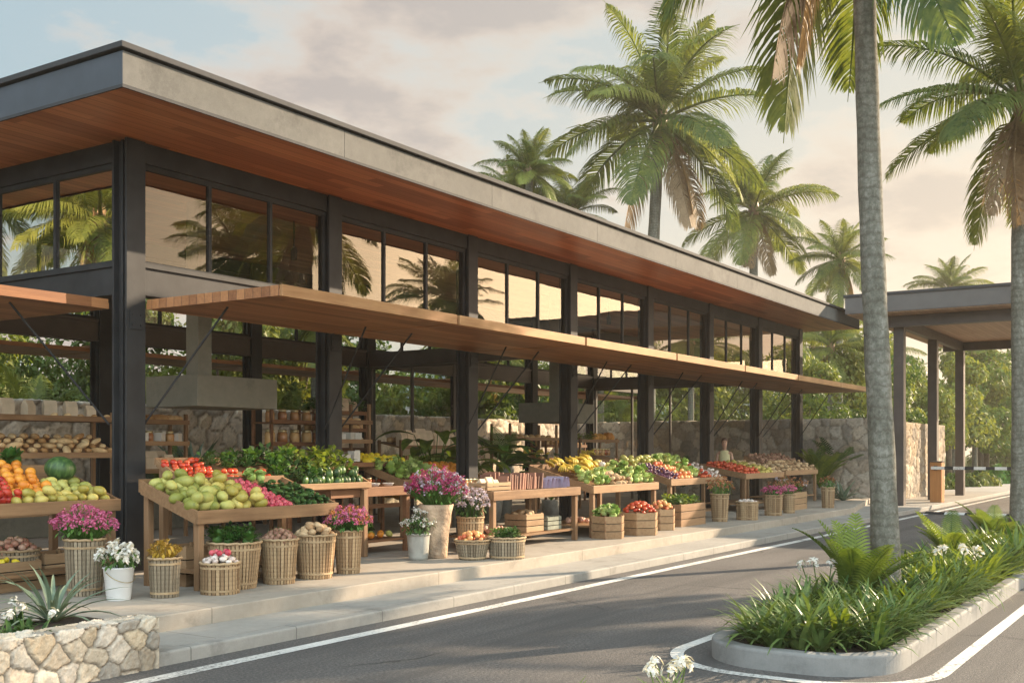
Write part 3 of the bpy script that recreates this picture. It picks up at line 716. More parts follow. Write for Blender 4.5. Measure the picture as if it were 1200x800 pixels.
# ------------------------------------------------------------------ palms
def frond_mesh(seed, el, Ln=2.6, n=88, bend=1.0, dry=False, lw=.030):
    r = random.Random(seed); b = MB()
    pts = []; ang = []; p = np.array([0., 0, 0]); K = 24
    tw = r.uniform(-.18, .18)
    for i in range(K + 1):
        t = i / K; e = el - bend * t ** 1.35 * (.55 + .45 * math.cos(el))
        e = max(e, -1.45)
        pts.append(p.copy()); ang.append(e)
        p = p + Ln / K * np.array([math.cos(e), tw * t, math.sin(e)])
    pts = np.array(pts)
    b.tube(pts, [.034 * (1 - .9 * i / K) for i in range(K + 1)], 5)
    for i in range(n):
        t = .12 + .88 * (i + r.uniform(-.2, .2)) / n
        t = min(max(t, .1), .995)
        q = t * K; k = min(int(q), K - 1); f = q - k
        base = pts[k] * (1 - f) + pts[k + 1] * f; e = ang[k]
        fw = np.array([math.cos(e), 0, math.sin(e)]); nr = np.array([-math.sin(e), 0, math.cos(e)])
        ll = Ln * .29 * (math.sin(math.pi * min(1, t * .9 + .14)) ** .6) * r.uniform(.85, 1.08) * (1 if t < .9 else .75)
        for sd in (-1, 1):
            if r.random() < (.16 if dry else .04): continue
            fwd = .45 + .75 * t + r.uniform(-.12, .12)
            up = .28 + r.uniform(-.12, .12)
            if dry: up = -.3
            d0 = fw * fwd + np.array([0, sd, 0]) * 1.0 + nr * up; d0 /= np.linalg.norm(d0)
            droop = (.95 + .6 * r.random()) * (1.6 if dry else 1)
            g = np.array([0, 0, -1.])
            d1 = d0 + g * droop * .55; d1 /= np.linalg.norm(d1)
            d2 = d0 + g * droop * 1.25; d2 /= np.linalg.norm(d2)
            w = lw * r.uniform(.8, 1.15)
            wd = np.cross(d0, nr + np.array([0, sd * .3, 0])); wd = fw - d0 * fw.dot(d0); wd /= np.linalg.norm(wd) + 1e-9
            p0 = base; p1 = p0 + d0 * ll * .34; p2 = p1 + d1 * ll * .36; p3 = p2 + d2 * ll * .34
            b.add([tuple(p0 - wd * w * .3), tuple(p0 + wd * w * .3), tuple(p1 + wd * w * .5), tuple(p1 - wd * w * .5), tuple(p2 + wd * w * .36), tuple(p2 - wd * w * .36), tuple(p3)],
                  [(0, 1, 2, 3), (3, 2, 4, 5), (5, 4, 6)])
    return b.mesh('frond', 'palm_dry' if dry else 'palm_green', True)
ELS = [78, 62, 46, 30, 12, -8, -32, -58]
FR = {}
for i, e in enumerate(ELS):
    for s in range(2): FR[(i, s)] = frond_mesh(10 * i + s, R(e), bend=1.15 if e > 20 else .8)
FRD = [frond_mesh(900 + s, R(-62 - 8 * s), bend=.6, dry=True, Ln=2.2, n=70) for s in range(2)]
def palm(label, x, y, h, crown, lean=(0, 0), tr=.15, nf=26, seed=0, group='tall coconut palms', dry=2, z0=0, bulge=1.25, ndown=1.0):
    r = random.Random(seed); t = thing('palm_tree', label, 'palm tree', (x, y, z0), 0, group)
    b = MB(); pts = []; rad = []
    K = 26
    for i in range(K + 1):
        f = i / K; pts.append((lean[0] * f ** 1.6 + .03 * math.sin(f * 7 + seed), lean[1] * f ** 1.6 + .03 * math.cos(f * 6 + seed), h * f))
        rad.append(tr * (1.0 + (bulge - 1) * math.exp(-f * h / .5) - .25 * f) * (1 + .03 * math.sin(i * 2.1 + seed)))
    b.tube(pts, rad, 18, True); part('trunk', b, 'palm_bark', t, True)
    top = pts[-1]
    b = MB(); b.blob(tr * 1.1, tr * 1.1, .42 * crown / 2.6, (top[0], top[1], top[2] + .05), 12, 8); part('crown_heart', b, 'palm_dry', t, True)
    for i in range(nf):
        q = i / nf
        c = min(7, int(q ** .9 * 7.4 * ndown + r.uniform(-.4, .6))); c = max(0, c)
        az = i * 2.39996 + r.uniform(-.25, .25)
        s = crown / 2.75 * r.uniform(.88, 1.08) * (.85 if c == 0 else 1)
        link('frond', FR[(c, r.randint(0, 1))], t, (top[0] + .08 * math.cos(az), top[1] + .08 * math.sin(az), top[2] + .12 - .02 * c), (r.uniform(-.25, .25), 0, az), s)
    for i in range(dry):
        az = r.uniform(0, 6.28)
        link('dry_frond', FRD[i % 2], t, (top[0] + .1 * math.cos(az), top[1] + .1 * math.sin(az), top[2] - .12), (r.uniform(-.3, .3), 0, az), crown / 2.6 * r.uniform(.8, 1))
    return t
palm('tall palm with a grey ringed trunk rising from the near end of the planted island', 11.35, 2.9, 7.9, 3.25, (-.14, .24), .135, 26, 3, dry=2, z0=.1, ndown=1.04)
palm('palm with a dry hanging frond rising from the far part of the island', 19.9, 2.9, 7.35, 2.9, (-.1, -.1), .135, 25, 8, dry=3, z0=.1, ndown=.95)
palm('large full crowned palm standing behind the middle of the hall roof', 42, 20.5, 15.7, 6.4, (.6, -.3), .30, 27, 21, dry=4, ndown=.9)
palm('medium palm behind the hall roof to the right of the largest crown', 53.8, 20.2, 14.0, 4.6, (.4, .2), .26, 27, 34, dry=3, ndown=.92)
palm('smaller palm with a slim trunk between the hall roof end and the gate roof', 55, 16.2, 11.2, 3.0, (.2, 0), .20, 26, 41, dry=2)
palm('dense palm crown just above the roof edge, leftmost of the palms behind the hall', 35, 22, 12.2, 2.2, (.3, .2), .2, 30, 55, dry=0)
palm('low palm crown tucked against the roof edge under the left fronds of the large palm', 39.0, 22.3, 11.4, 2.3, (.2, .2), .2, 30, 60, dry=0)
palm('palm crown between the leftmost crown and the low crown behind the roof', 37.2, 24.0, 12.0, 2.2, (.2, .2), .2, 28, 61, dry=0)
palm('faraway palm whose crown shows just above the gate roof', 76, 15, 12.2, 3.2, (.2, .2), .2, 26, 66, dry=0)
for i, (x, y, h, c) in enumerate([(-3.0, 26.5, 8.2, 3.4), (-7.5, 33, 10.0, 4.0), (-3.8, 35, 10.5, 4.0), (-13, 41, 12, 4.5)]):
    palm('palm tree standing left of the hall beyond the picture', x, y, h, c, (.2, .1), .18, 26, 90 + i, 'palms left of the hall', 1)
for i, (x, y, h, c) in enumerate([(48, 14.5, 6.2, 2.6), (60, 15.5, 7.0, 2.9), (70, 12.5, 7.5, 3.0), (80, 14, 8.5, 3.2), (88, 9.5, 8.5, 3.2), (66, 21, 8, 3), (45, 19.8, 6.5, 2.6), (52, 22, 7, 2.8), (38, 20.6, 5.5, 2.4), (30, 20.8, 5.0, 2.4), (22, 20.7, 5.2, 2.4)]):
    palm(['half hidden palm growing among the trees beyond the gate', 'half hidden palm growing among the trees behind the stone wall'][1 if x < 54 else 0], x, y, h, c, (.2, .1), .16, 22, 110 + i, ['palms among the trees beyond the gate', 'palms among the trees behind the wall'][1 if x < 54 else 0], 1)
# beyond the picture on the sunny side of the road: they shade the pavement and mirror in the windows
for i, (x, y, h, c) in enumerate([(22.3, -2.2, 7.2, 2.9), (39.5, -8.0, 8.5, 3.0)]):
    palm('palm tree standing on the far side of the road beyond the picture', x, y, h, c, (.2, .1), .16, 30, 70 + i, 'palms across the road', 1)

# ------------------------------------------------------------------ broadleaf trees beyond the wall
def crown_mesh(seed, n, rx, rz, leaf, mat, lobes=11):
    r = np.random.RandomState(seed); b = MB()
    lc = []
    for i in range(lobes):
        a = r.uniform(0, 6.28); q = math.sqrt(r.uniform(0, 1)) * .75; z = r.uniform(-.75, .8)
        k = math.sqrt(max(.12, 1 - z * z)); lc.append((rx * q * k * math.cos(a), rx * q * k * math.sin(a), rz * z, r.uniform(.28, .5) * rx))
    for i in range(n):
        c = lc[r.randint(len(lc))]
        d = r.normal(size=3); d /= np.linalg.norm(d); rr = c[3] * r.uniform(.5, 1.05) ** .5
        p = np.array([c[0], c[1], c[2]]) + d * rr * np.array([1, 1, .8])
        nr = d * .6 + np.array([0, 0, .55]) + r.normal(size=3) * .45
        up = np.array([r.normal() * .5, r.normal() * .5, -1.])
        b.leafcard(p, nr, up, leaf * r.uniform(.35, .6), leaf * r.uniform(.8, 1.3))
    return b.mesh('crown', mat, False), lc
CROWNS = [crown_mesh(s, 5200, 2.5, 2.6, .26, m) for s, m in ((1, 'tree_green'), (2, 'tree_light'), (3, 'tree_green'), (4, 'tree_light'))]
TR = []
for me, lc in CROWNS:
    b = MB(); b.tube([(0, 0, -4.2), (.1, .05, -2.2), (.0, .1, -.4)], [.17, .13, .09], 9)
    for c in lc[:7]: b.tube([(.05, .05, -2.0), (c[0] * .45, c[1] * .45, -1.2 + c[2] * .35), (c[0], c[1], c[2])], [.08, .05, .015], 6)
    TR.append(b.mesh('trunk', 'bark'))
NT = [0]
def tree(x, y, z, s, k, label=None, group='trees beyond the stone wall', sz=1.0):
    i = NT[0]; NT[0] += 1
    label = label or ['dark leafy tree in the thicket beyond the stone wall', 'pale sunlit leafy tree in the thicket beyond the stone wall'][k % 2]
    t = thing('leafy_tree', label, 'tree', (x, y, 0), rng.uniform(0, 6.28), group)
    link('trunk', TR[k], t, (0, 0, z), (0, 0, 0), (s, s, z / 4.2 if z / 4.2 > s else s))
    link('crown', CROWNS[k][0], t, (0, 0, z), (0, 0, 0), (s, s, s * sz))
x = 2
while x < 74:
    tree(x, 22.2 + rng.uniform(-.6, 1.5), 3.6 + rng.uniform(-.5, .6), .85 + rng.uniform(-.1, .2), rng.randint(0, 3)); x += rng.uniform(2.6, 3.8)
x = 4
while x < 80:
    tree(x, 27.5 + rng.uniform(-1, 2), 4.6 + rng.uniform(-.6, .6), 1.15 + rng.uniform(-.1, .25), rng.randint(0, 3)); x += rng.uniform(3.4, 5)
for (x, y, z, s) in [(46, 11.8, 3.3, .8), (50, 13.5, 4.2, 1.0), (56, 12.2, 3.6, .95), (62, 12.4, 4.2, 1.1), (68, 11.6, 4.3, 1.15), (75, 13, 5.2, 1.4), (84, 12.0, 5.2, 1.5), (95, 13, 5.8, 1.7), (64, 18, 5, 1.3), (72, 20, 6, 1.5), (86, 19, 6, 1.7), (104, 15, 6, 2), (120, 6, 6.5, 2.2), (125, -4, 6.5, 2.2), (128, 14, 7, 2.4), (112, 9.5, 5.5, 1.6), (42, 14, 3.6, .8), (39, 12, 3.0, .65)]:
    tree(x, y, z, s, rng.randint(0, 3), ['dark bushy tree growing on the verge beyond the gate', 'pale hazy tree growing on the verge beyond the gate'][0 if NT[0] % 2 == 0 else 1], 'trees beyond the gate')
for o in [o for o in C.objects if o.get('group') == 'trees beyond the gate']:
    k = [c for c in o.children if c.name.startswith('crown')][0].data.materials[0].name
    o['label'] = 'dark bushy tree growing on the verge beyond the gate' if k == 'tree_green' else 'pale leafy tree growing on the verge beyond the gate'
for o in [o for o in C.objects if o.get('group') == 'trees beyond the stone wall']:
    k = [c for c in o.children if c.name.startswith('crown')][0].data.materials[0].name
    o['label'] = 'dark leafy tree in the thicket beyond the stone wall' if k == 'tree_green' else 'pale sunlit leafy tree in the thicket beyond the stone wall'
for (x, y, z, s) in [(-14, 8.5, 4.0, 1.2), (-19, 14, 5.0, 1.5), (-13, 19, 4.2, 1.2), (-22, 21, 5, 1.6), (-9, 24, 4.0, 1.1)]:
    tree(x, y, z, s, NT[0] % 4, 'leafy tree standing to the left beyond the picture', 'trees left of the hall')
# fan-like understorey palms just behind the wall
for i in range(14):
    x = 3 + i * 3.4 + rng.uniform(-1, 1)
    t = thing('young_palm', 'young palm with arching fronds rising just behind the stone wall', 'palm', (x, 20.6 + rng.uniform(0, .8), 0), 0, 'young palms behind the wall')
    b = MB(); hh = rng.uniform(1.6, 2.6); b.tube([(0, 0, 0), (0, 0, hh)], [.1, .08], 8); part('trunk', b, 'palm_bark', t, True)
    for k in range(13): link('frond', FR[(rng.randint(0, 5), k % 2)], t, (0, 0, hh), (0, 0, k * 2.4), rng.uniform(.6, .85))
# low shrubs of the verge
def shrub_mesh(seed, mat, n=900):
    r = np.random.RandomState(seed); b = MB()
    for i in range(n):
        d = r.normal(size=3); d[2] = abs(d[2]); d /= np.linalg.norm(d); p = d * np.array([.55, .55, .5]) * r.uniform(.55, 1.0) ** .5 * (.8 + .25 * math.sin(5 * d[0] + seed) * math.cos(4 * d[1]))
        b.leafcard(p, d + r.normal(size=3) * .4, np.array([r.normal() * .4, r.normal() * .4, 1.]), .06, .17)
    for i in range(8):
        a = r.uniform(0, 6.28); b.tube([(0, 0, 0), (.3 * math.cos(a), .3 * math.sin(a), .35)], [.02, .008], 5)
    return b.mesh('foliage', mat, False)
SHR = [shrub_mesh(1, 'tree_light'), shrub_mesh(2, 'tree_green'), shrub_mesh(3, 'herb_green')]
for i in range(44):
    x = 43 + i * 1.25; y = 9.3 + (i % 3) * .6 + rng.uniform(-.2, .2)
    tag(link('shrub', SHR[i % 3], None, (x, y, .05), (0, 0, rng.uniform(0, 6)), rng.uniform(.8, 1.35)), 'low sunlit shrub edging the footpath beyond the gate', 'shrub', 'shrubs along the footpath')
for i in range(22):
    tag(link('shrub', SHR[(i + i // 3) % 3], None, (52 + i * 2.3, 8.95 + (i % 2) * .5, .05), (0, 0, rng.uniform(0, 6)), rng.uniform(1.3, 2.1)), 'taller leafy shrub on the verge beyond the gate', 'shrub', 'tall shrubs on the verge')
for (x, y, z, s) in [(100, 8.5, 2.4, 1.5), (104, 11.5, 2.4, 1.5), (108, 5, 2.6, 1.6), (110, 1, 2.6, 1.6), (98, 12, 2.2, 1.3), (112, 14, 2.6, 1.6), (88, 10.5, 2.0, 1.1), (78, 10.5, 2.0, 1.0), (116, -4, 2.6, 1.7), (92, 14.5, 2.4, 1.4)]:
    kk = NT[0] % 4; tree(x, y, z, s, kk, ['low dark tree closing the view far beyond the gate', 'low pale tree closing the view far beyond the gate'][kk % 2], 'low trees far beyond the gate')

# ------------------------------------------------------------------ strap leaved plants of the island
def clump(seed, n, Lr, w, mat, el=(35, 80), bend=(.9, 1.8), fold=.12, rad=.08, flowers=0, fmat='petal_white'):
    r = random.Random(seed); b = MB()
    for i in range(n):
        a = r.uniform(0, 6.28); e = R(r.uniform(*el)); q = rad * math.sqrt(r.random())
        b.blade((q * math.cos(a), q * math.sin(a), 0), (math.cos(a) * math.cos(e), math.sin(a) * math.cos(e), math.sin(e)), r.uniform(*Lr), w * r.uniform(.75, 1.2), r.uniform(*bend), 5, fold=fold)
    leaf = b.mesh('leaves', mat, True)
    fl = None
    if flowers:
        b = MB()
        for i in range(flowers):
            a = r.uniform(0, 6.28); q = r.uniform(.02, .14); hh = Lr[1] * r.uniform(.75, 1.0); tx, ty = q * math.cos(a) * 1.4, q * math.sin(a) * 1.4
            b.tube([(q * .3 * math.cos(a), q * .3 * math.sin(a), 0), (tx, ty, hh)], .005, 5, mi=1)
            for k in range(16):
                d = np.array([r.gauss(0, 1), r.gauss(0, 1), r.gauss(.5, .8)]); d /= np.linalg.norm(d)
                b.leafcard(np.array([tx, ty, hh]) + d * .045, d + np.array([r.uniform(-.5, .5), r.uniform(-.5, .5), .2]), d, .028, .06)
        fl = b.mesh('flower_heads', [fmat, 'strap_green'], False)
    return leaf, fl
CL = [clump(s, 40, (.32, .52), .052, 'strap_green', (42, 87), (.6, 1.5)) for s in range(5)] + [clump(20 + s, 30, (.32, .52), .06, 'fern_green', (42, 85), (.5, 1.3)) for s in range(3)]
CLF = [clump(40 + s, 40, (.40, .58), .04, 'strap_green', flowers=3) for s in range(2)]
def put_clump(x, y, z, c, s, label, group, rz=None, cat='plant'):
    leaf, fl = c
    o = tag(link('strap_leaf_plant', leaf, None, (x, y, z), (0, 0, rng.uniform(0, 6.28)), s), label, cat, group)
    if fl: link('flower_heads', fl, o)
    return o
r2 = random.Random(5); cnt = 0; placed = []
x = IX0 + .34
while x < 27.3:
    step = .225 if x < 13 else .37
    y = IY0 + .30
    while y < IY1 - .24:
        px, py = x + r2.uniform(-.1, .1), y + r2.uniform(-.07, .07)
        if x < IX0 + .5 and abs(y - 2.85) > .35: y += step; continue
        if math.hypot(px - 11.35, py - 2.9) > .3 and math.hypot(px - 10.75, py - 3.0) > .25 and math.hypot(px - 19.9, py - 2.9) > .3 and cnt < 297:
            warm = r2.random() < (.12 if px < 10.5 else .45)
            c = CL[5 + r2.randint(0, 2)] if warm else CL[r2.randint(0, 4)]
            if not warm and r2.random() < .014: put_clump(px, py, .115, CLF[cnt % 2], r2.uniform(.95, 1.1), 'dark strap leaved clump carrying small white flower heads on the road island', 'flowering strap leaved plants on the island')
            elif warm: put_clump(px, py, .115, c, r2.uniform(.9, 1.2) * (1 if px < 13 else 1.2), 'yellow green broad strap leaved clump on the road island', 'yellow green strap leaved plants on the island')
            else: put_clump(px, py, .115, c, r2.uniform(.85, 1.15) * (1 if px < 13 else 1.2), 'dark green narrow strap leaved clump on the road island', 'dark green strap leaved plants on the island')
            cnt += 1
        y += step
    x += step
# big fern at the foot of the near palm: pinnate fronds
def fern(label, x, y, z, n, ln, mat, els, cat='fern', seed=0, group=None, w=.085, nl=24, pot=True):
    r = random.Random(seed); t = thing('fern_palm', label, cat, (x, y, z), 0, group)
    if pot and z - ZP > .02:
        b = MB(); q = z - ZP; b.lathe([(.14, -q), (.2, -.02), (.21, 0), (.18, -.01), (.01, -.02)], 20, None, (True, True)); part('pot', b, 'grey_pot', t, True)
    for i in range(n):
        b = MB(); e = R(els[0] + (els[1] - els[0]) * ((i * .618) % 1)); az = i * 2.4 + r.uniform(-.3, .3); K = 14; p = np.array([0., 0, 0]); pts = []; an = []
        Ln = ln * r.uniform(.8, 1.1); bd = r.uniform(.45, 1.0)
        for k in range(K + 1):
            q = k / K; ee = e - bd * q ** 1.5; pts.append(p.copy()); an.append(ee); p = p + Ln / K * np.array([math.cos(ee), 0, math.sin(ee)])
        pts = np.array(pts); b.tube(pts, [.012 * (1 - .8 * k / K) for k in range(K + 1)], 5)
        for k in range(nl):
            q = .1 + .9 * k / nl; f = q * K; j = min(int(f), K - 1); base = pts[j] + (pts[j + 1] - pts[j]) * (f - j); ee = an[j]
            fw = np.array([math.cos(ee), 0, math.sin(ee)]); nr = np.array([-math.sin(ee), 0, math.cos(ee)])
            ll = w * 2.2 * math.sin(math.pi * min(.97, q * .85 + .13)) ** .7
            for sd in (-1, 1):
                d = fw * .55 + np.array([0, sd, 0]) + nr * .25; d /= np.linalg.norm(d); wd = fw * Ln / nl * .34
                p1 = base + d * ll * .6; p2 = base + d * ll - np.array([0, 0, ll * .2])
                b.add([tuple(base - wd), tuple(base + wd), tuple(p1 + wd * .9), tuple(p1 - wd * .9), tuple(p2 + fw * .01)], [(0, 1, 2, 3), (3, 2, 4)])
        link('frond', b.mesh('frond', mat, True), t, (0, 0, 0), (0, 0, az))
    return t
fern('bright yellow green fern at the foot of the near island palm', 10.72, 3.0, .15, 18, .95, 'fern_green', (48, 86), seed=2, w=.085)
fern('lush green fern growing on the island between the two palms', 15.6, 3.1, .12, 16, .85, 'fern_green', (35, 82), seed=6, w=.09)
fern('green fern near the far palm of the island', 18.9, 3.1, .12, 16, .9, 'fern_green', (35, 82), seed=9, w=.09)
# agaves and aloes
def agave(label, x, y, z, n, ln, w, mat, els=(15, 82), seed=0, group=None, bend=(.1, .7), name='agave'):
    r = random.Random(seed); b = MB()
    for i in range(n):
        e = R(els[0] + (els[1] - els[0]) * (i / n)); a = i * 2.4 + r.uniform(-.2, .2)
        b.blade((.03 * math.cos(a), .03 * math.sin(a), 0), (math.cos(a) * math.cos(e), math.sin(a) * math.cos(e), math.sin(e)), ln * r.uniform(.75, 1.1), w, r.uniform(*bend), 6, fold=.22, wprof=lambda t: (.6 + 1.3 * t - 1.9 * t * t) * (1 - t ** 6) + .02)
    o = link(name, b.mesh(name, mat, True), None, (x, y, z)); return tag(o, label, 'plant', group)
p = P(62, 725, .36)
agave('spiky grey green plant with long narrow leaves in the stone planter', p[0], p[1], .34, 34, .62, .045, 'agave_green', (18, 84), 3, bend=(.5, 1.2), name='spiky_plant')
for i, (px, yy, s) in enumerate([(182, 17.0, .9), (222, 16.9, 1.25), (262, 17.1, 1.0), (305, 16.9, .9), (350, 17.1, 1.0)]):
    agave('broad leaved agave in the raised bed behind the slanted fruit table', PY(px, yy), yy, ZP + .62, 22, s, .20 * s, 'agave_green', (20, 80), i, 'agaves along the back of the hall')
b = MB(); b.box(0, 7.6, 0, 1.25, 0, .6); t = thing('raised_bed', 'long low concrete raised bed of agaves in front of the stone wall', 'planter', (8.6, 16.42, ZP)); part('wall', b, 'hood_concrete', t, bw=.01)
b = MB(); b.box(.08, 7.52, .08, 1.17, .601, .62); part('soil_fill', b, 'soil', t)
for i, (px, yy) in enumerate([(196, 16.8), (243, 17.0), (284, 16.9), (330, 17.0)]):
    fern('feathery fern between the agaves of the raised bed', PY(px, yy), yy, ZP + .615, 16, .95, ['fern_green', 'herb_green'][i % 2], (35, 85), 'fern', 130 + i, 'ferns in the raised bed', w=.09, pot=False)
# white flowering plants in the planter and in the front bed
for i, (px, py) in enumerate([(12, 742), (30, 738), (-8, 748), (18, 728), (45, 742)]):
    q = P(px, py, .36); put_clump(q[0], q[1], .33, clump(60 + i, 34, (.12, .26), .045, 'dark_green', (20, 80), flowers=1), .8, 'leafy white flowering plant at the front of the stone planter', 'white flowers in the stone planter')
for i, (px, dd, s) in enumerate([(632, 6.0, .85), (655, 6.2, .95), (690, 5.9, .88), (712, 6.25, .85), (808, 6.1, .85)]):
    sx = (px - 600) / F * dd; put_clump(SA * sx + CA * dd, -CA * sx + SA * dd, .09, CL[i % 5], s * .82, 'grassy strap leaved plant at the bottom edge of the picture', 'strap leaved plants in the front bed')
for i, (px, dd) in enumerate([(775, 7.0), (793, 7.1)]):
    sx = (px - 600) / F * dd; put_clump(SA * sx + CA * dd, -CA * sx + SA * dd, .09, clump(80 + i, 26, (.16, .24), .018, 'strap_green', flowers=4), 1.0, 'white flowering lily at the bottom edge of the picture', 'white lilies in the front bed')
# plants inside and at the far end of the hall
def leafy(label, x, y, z, n, ln, w, mat, seed, els=(30, 80), group=None):
    r = random.Random(seed); b = MB(); s = MB()
    for i in range(n):
        a = i * 2.4; e = R(r.uniform(*els)); st = ln * r.uniform(.5, 1.0)
        q = np.array([math.cos(a) * math.cos(e), math.sin(a) * math.cos(e), math.sin(e)]) * st
        s.tube([(0, 0, 0), tuple(q * .5 + np.array([0, 0, .06])), tuple(q)], .008, 5)
        b.blade(tuple(q), (math.cos(a), math.sin(a), .35), ln * .55 * r.uniform(.8, 1.2), w, r.uniform(.6, 1.3), 6, fold=.15, wprof=lambda t: max(.03, math.sin(math.pi * (t * .93 + .05)) ** .8))
    t = thing('potted_plant', label, 'plant', (x, y, z), 0, group)
    part('leaves', b, mat, t, True); part('stems', s, 'herb_green', t, True)
    c = MB(); c.lathe([(.15, -.42), (.2, -.02), (.21, 0), (.19, 0), (.18, -.03)], 20); part('pot', c, 'grey_pot', t, True); return t
leafy('broad leaved pale green plant behind the glass doors', PY(508, 12.4), 12.4, ZP + .55, 26, 1.25, .26, 'fern_green', 3)
leafy('tall dark leafy plant beside the bread shelves', PY(578, 12.6), 12.6, ZP + .42, 26, 1.25, .22, 'herb_green', 5)
fern('green palm fern arching beside the bread shelves', PY(592, 13.4), 13.4, ZP + 1.1, 16, 1.1, 'herb_green', (10, 75), 'fern', 31, w=.12)
fern('yellow green fern beside the end column of the hall', PY(960, 10.2), 10.2, ZP + .3, 30, 1.3, 'fern_green', (52, 88), 'fern', 12, w=.12)
fern('dark palm fern in front of the end stone wall', PY(985, 10.0), 10.0, ZP + .3, 28, 1.7, 'herb_green', (40, 88), 'fern', 14, w=.14)
fern('dark fern against the stone wall behind the far tables', PY(872, 15), 15, ZP + .3, 15, 1.2, 'herb_green', (20, 80), 'fern', 17, w=.13)
fern('small fern beyond the mixed fruit table', PY(800, 14), 14, ZP + .3, 15, 1.2, 'herb_green', (20, 80), 'fern', 18, w=.13)
agave('blue grey agave at the foot of the end stone wall', PY(988, 9.15), 9.15, ZP, 20, .7, .13, 'agave_green', (15, 80), 51)
agave('smaller blue grey agave tucked by the end column', PY(975, 9.6), 9.6, ZP, 20, .6, .12, 'agave_green', (15, 80), 52)
# ------------------------------------------------------------------ produce prototypes (shared meshes)
def fruit(name, mat, rx, ry, rz, fn=None, stem=None, n=14, m=9):
    b = MB(); b.blob(rx, ry, rz, (0, 0, 0), n, m, fn)
    mats = [mat]
    if stem: b.tube([(0, 0, rz * .82), (rx * .1, 0, rz * .82 + stem)], [rx * .12, rx * .07], 5, mi=1); mats.append('herb_green' if stem < .02 else 'bark')
    return name, [b.mesh(name, mats, True)]
def leafball(seed, r, mat, n=26, curl=.5):
    rs = random.Random(seed); b = MB(); b.blob(r * .72, r * .72, r * .68)
    for i in range(n):
        a = i * 2.4; e = R(rs.uniform(-10, 75)); d = (math.cos(a) * math.cos(e), math.sin(a) * math.cos(e), math.sin(e))
        b.blade(tuple(q * r * .45 for q in d), (d[0], d[1], d[2] + .6), r * .95, r * .85, rs.uniform(-.6, 1.0), 4, fold=.2, wprof=lambda t: max(.05, math.sin(math.pi * (t * .8 + .12))))
    return b.mesh('leafy_head', mat, True)
def sprig(seed, n, ln, w, mat):
    rs = random.Random(seed); b = MB()
    for i in range(n):
        a = rs.uniform(0, 6.28); e = R(rs.uniform(10, 85))
        q = np.array([math.cos(a) * math.cos(e), math.sin(a) * math.cos(e), math.sin(e)]) * ln * rs.uniform(.3, 1)
        b.leafcard(q + np.array([0, 0, .02]), np.array([rs.gauss(0, .5), rs.gauss(0, .5), 1]), q + np.array([0, 0, .01]), w, w * 1.7)
        b.tube([(0, 0, 0), tuple(q)], .003, 4)
    return b.mesh('greens', mat, True)
K = {}
def reg(k, name, meshes): K[k] = (name, meshes)
reg('mango', *fruit('mango', 'mango_skin', .068, .048, .045, lambda a, w: 1 + .10 * math.cos(w)))
reg('avocado', *fruit('green_mango', 'avocado_skin', .066, .046, .044, lambda a, w: 1 + .10 * math.cos(w)))
reg('orange', *fruit('orange', 'orange_skin', .048, .048, .045, stem=.006))
reg('apple', *fruit('apple', 'apple_red', .043, .043, .039, lambda a, w: 1 - .16 * max(0, math.sin(a)) ** 6, .018))
reg('peach', *fruit('peach', 'peach_skin', .042, .042, .039, lambda a, w: 1 - .06 * math.exp(-(w - 3.1) ** 2 * 8)))
reg('radish', *fruit('radish', 'radish_skin', .030, .030, .032, lambda a, w: 1 - .25 * max(0, -math.sin(a)) ** 3, .02, 10, 7))
reg('tomato', *fruit('tomato', 'tomato_skin', .042, .042, .034, lambda a, w: 1 + .04 * math.cos(5 * w), .012))
reg('cucumber', *fruit('cucumber', 'cucumber_skin', .085, .024, .024, lambda a, w: 1 + .05 * math.cos(4 * w)))
reg('pepper', *fruit('green_pepper', 'cucumber_skin', .038, .036, .052, lambda a, w: (1 + .10 * math.cos(3 * w)) * (1 - .1 * math.sin(a)), .02))
reg('potato', *fruit('potato', 'potato_skin', .058, .045, .040, lambda a, w: 1 + .08 * math.sin(2 * w + 1) + .06 * math.cos(3 * a)))
reg('shallot', *fruit('shallot', 'shallot_skin', .027, .027, .036, lambda a, w: 1 - .3 * max(0, math.sin(a)) ** 4, .014, 10, 8))
reg('onion', *fruit('onion', 'onion_skin', .042, .042, .038, lambda a, w: 1 - .2 * max(0, math.sin(a)) ** 5, .016))
reg('garlic', *fruit('garlic_bulb', 'garlic_skin', .034, .034, .030, lambda a, w: (1 + .07 * math.cos(6 * w)) * (1 - .35 * max(0, math.sin(a)) ** 4), .02))
reg('lemon', *fruit('lemon', 'lemon_skin', .042, .032, .032, lambda a, w: 1 + .12 * abs(math.cos(w)) ** 12))
reg('plum', *fruit('plum', 'plum_skin', .032, .030, .030))
reg('loaf', *fruit('loaf', 'bread_crust', .115, .055, .045, lambda a, w: 1 + .05 * math.cos(6 * w) * math.cos(a), None, 18, 9))
reg('roll', *fruit('bread_roll', 'bread_crust', .058, .052, .040, lambda a, w: 1 + .03 * math.cos(4 * w)))
reg('pumpkin', *fruit('pumpkin', 'pumpkin_skin', .13, .13, .10, lambda a, w: (1 + .07 * math.cos(9 * w)) * (1 - .2 * max(0, math.sin(a)) ** 6), .05, 36, 12))
reg('melon', *fruit('watermelon', 'melon_skin', .16, .15, .13, None, .02, 20, 12))
reg('lettuce', 'lettuce', [leafball(3, .085, 'lettuce_leaf'), leafball(4, .085, 'lettuce_leaf')])
reg('cabbage', 'cabbage', [leafball(6, .10, 'herb_green', 30), leafball(7, .095, 'herb_green', 26)])
reg('greens', 'leafy_greens', [sprig(1, 30, .16, .05, 'herb_green'), sprig(2, 34, .18, .045, 'dark_green')])
reg('lightgreens', 'leafy_greens', [sprig(3, 30, .15, .05, 'fern_green')])
